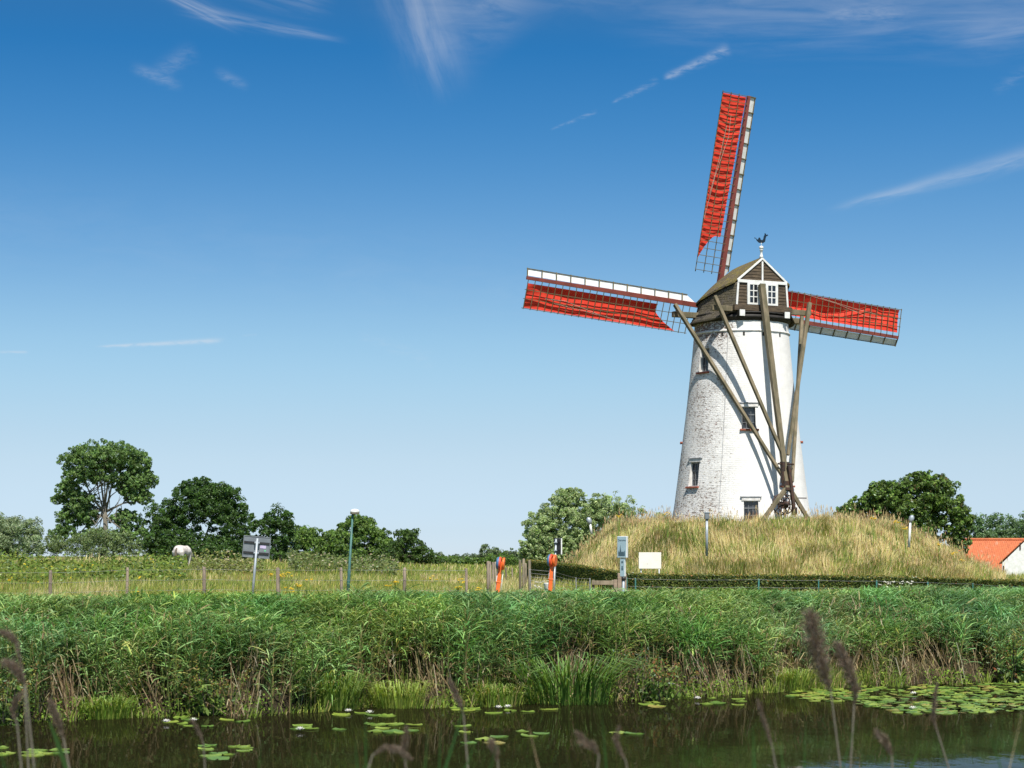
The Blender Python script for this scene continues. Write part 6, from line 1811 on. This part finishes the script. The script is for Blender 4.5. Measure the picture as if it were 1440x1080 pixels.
plume([(572, 1022), (570, 1040), (568, 1056), (570, 1072), (574, 1110)], 7.6, 0.020, 'upright grey reed plume beside the arching pale plume', 10, 1)
plume([(690, 1040), (694, 1050), (698, 1060), (700, 1070), (702, 1110)], 7.8, 0.026, 'short bushy reed plume near the fallen pale stem at the bottom', 11, 1)
plume([(812, 1030), (822, 1042), (836, 1050), (842, 1062), (838, 1110)], 7.6, 0.028, 'loose brownish reed plume bent sideways over dark water', 12, 2)
plume([(870, 1022), (866, 1040), (872, 1056), (880, 1070), (886, 1110)], 8.0, 0.018, 'thin grey reed plume next to the sideways bent plume', 13)
plume([(1066, 985), (1072, 1005), (1080, 1030), (1086, 1050), (1096, 1110)], 8.4, 0.020, 'slim grey reed plume rising left of the tallest pair over dark water'.replace('left of', 'before'), 14, 1)
plume([(1232, 1028), (1244, 1040), (1250, 1052), (1254, 1064), (1256, 1110)], 8.2, 0.030, 'fuzzy dark reed plume below the slender drooping plume', 15, 1)
plume([(268, 1010), (276, 1022), (282, 1034), (286, 1046), (290, 1110)], 8.6, 0.014, 'very thin dark reed plume over the patch under the dock', 16, 1)
def reed_blade(px0, py0, px1, py1, d, w, label, seed, col=(0.04, 0.115, 0.03)):
    a, c = P(px0, py0, d), P(px1, py1, d); g = float(height(a.x, d))
    dr = (a - c).normalized(); ft = a + dr * max(0, (a.z - g) / max(0.3, -dr.z)); N = 14
    rng = np.random.default_rng(seed); sp = Soup(); rows = []
    for k in range(N + 1):
        t = k / N; p = np.array(ft) * (1 - t) + np.array(c) * t + np.array([(c.x - a.x) * 0.35 * (t * t - t), -0.02 * t, 0])
        ww = w * (1 - t ** 2.2) * 0.5 + 0.0006
        rows += [p - np.array([ww, ww * .5, 0]), p + np.array([0, -0.002, 0]), p + np.array([ww, -ww * .4, 0])]
    q = np.array([[3 * k + j, 3 * k + 1 + j, 3 * k + 4 + j, 3 * k + 3 + j] for k in range(N) for j in (0, 1)])
    sp.add(np.array(rows), q=q, c=jitter([col], 1, 0.2, rng)[0])
    o = sp.build('green_reed', M['leaf'], None, loc=tuple(ft)); tag(o, label, 'reed leaf', 'green reed blades of the near bank')
for i, (a, c_, e, f_, d, w, lb) in enumerate(((628, 1080, 656, 985, 7.0, 0.022, 'long dark green reed blade leaning under the pale thin plume'), (515, 1080, 514, 1000, 7.4, 0.014, 'upright dark green reed blade beside the arching pale plume'), (503, 1080, 500, 1040, 7.2, 0.02, 'short broad dark green blade at the bottom below mid water pads'),
        (598, 1080, 603, 1022, 7.4, 0.015, 'upright green reed blade between arching and pale plumes'), (618, 1080, 620, 1018, 7.4, 0.012, 'narrow green reed blade next to the long leaning blade'), (655, 1080, 672, 1035, 7.0, 0.018, 'short green reed blade leaning past the long one'),
        (690, 1080, 706, 1022, 7.2, 0.010, 'thin light green reed blade beside the short bushy plume'), (852, 1080, 846, 1005, 7.8, 0.012, 'upright green blade behind the sideways bent plume'), (1060, 1080, 1058, 1020, 7.0, 0.020, 'broad green reed blade before the slim grey plume'),
        (1130, 1080, 1132, 1015, 7.6, 0.011, 'upright green blade under the tallest plume'), (1184, 1080, 1205, 1010, 7.6, 0.012, 'green blade leaning across the slender drooping plume'), (1405, 1080, 1386, 1020, 7.2, 0.012, 'dark green blade leaning over the sky reflection'),
        (1440, 1080, 1412, 1030, 7.2, 0.012, 'dark green blade at the corner by the sky reflection'), (8, 1080, -4, 1030, 7.0, 0.014, 'green blade at the corner under the dark plumes'), (50, 1080, 66, 1048, 7.2, 0.014, 'green blade under the grey brown plume'), (365, 1080, 368, 1040, 7.4, 0.010, 'thin green blade by the near patch below the dock'), (1100, 1080, 1096, 1040, 7.2, 0.016, 'short green blade next to the broad one'))):
    reed_blade(a, c_, e, f_, d, w, lb, 100 + i)
for i, (a, c_, e, f_, d, lb) in enumerate(((757, 1080, 742, 1015, 7.8, 'bare pale reed stalk over the drifting pads'), (1418, 1085, 1436, 1000, 8, 'bare dry reed stalk at the edge by the sky reflection'))):
    reed_blade(a, c_, e, f_, d, 0.007, lb, 140 + i, (0.42, 0.33, 0.2))
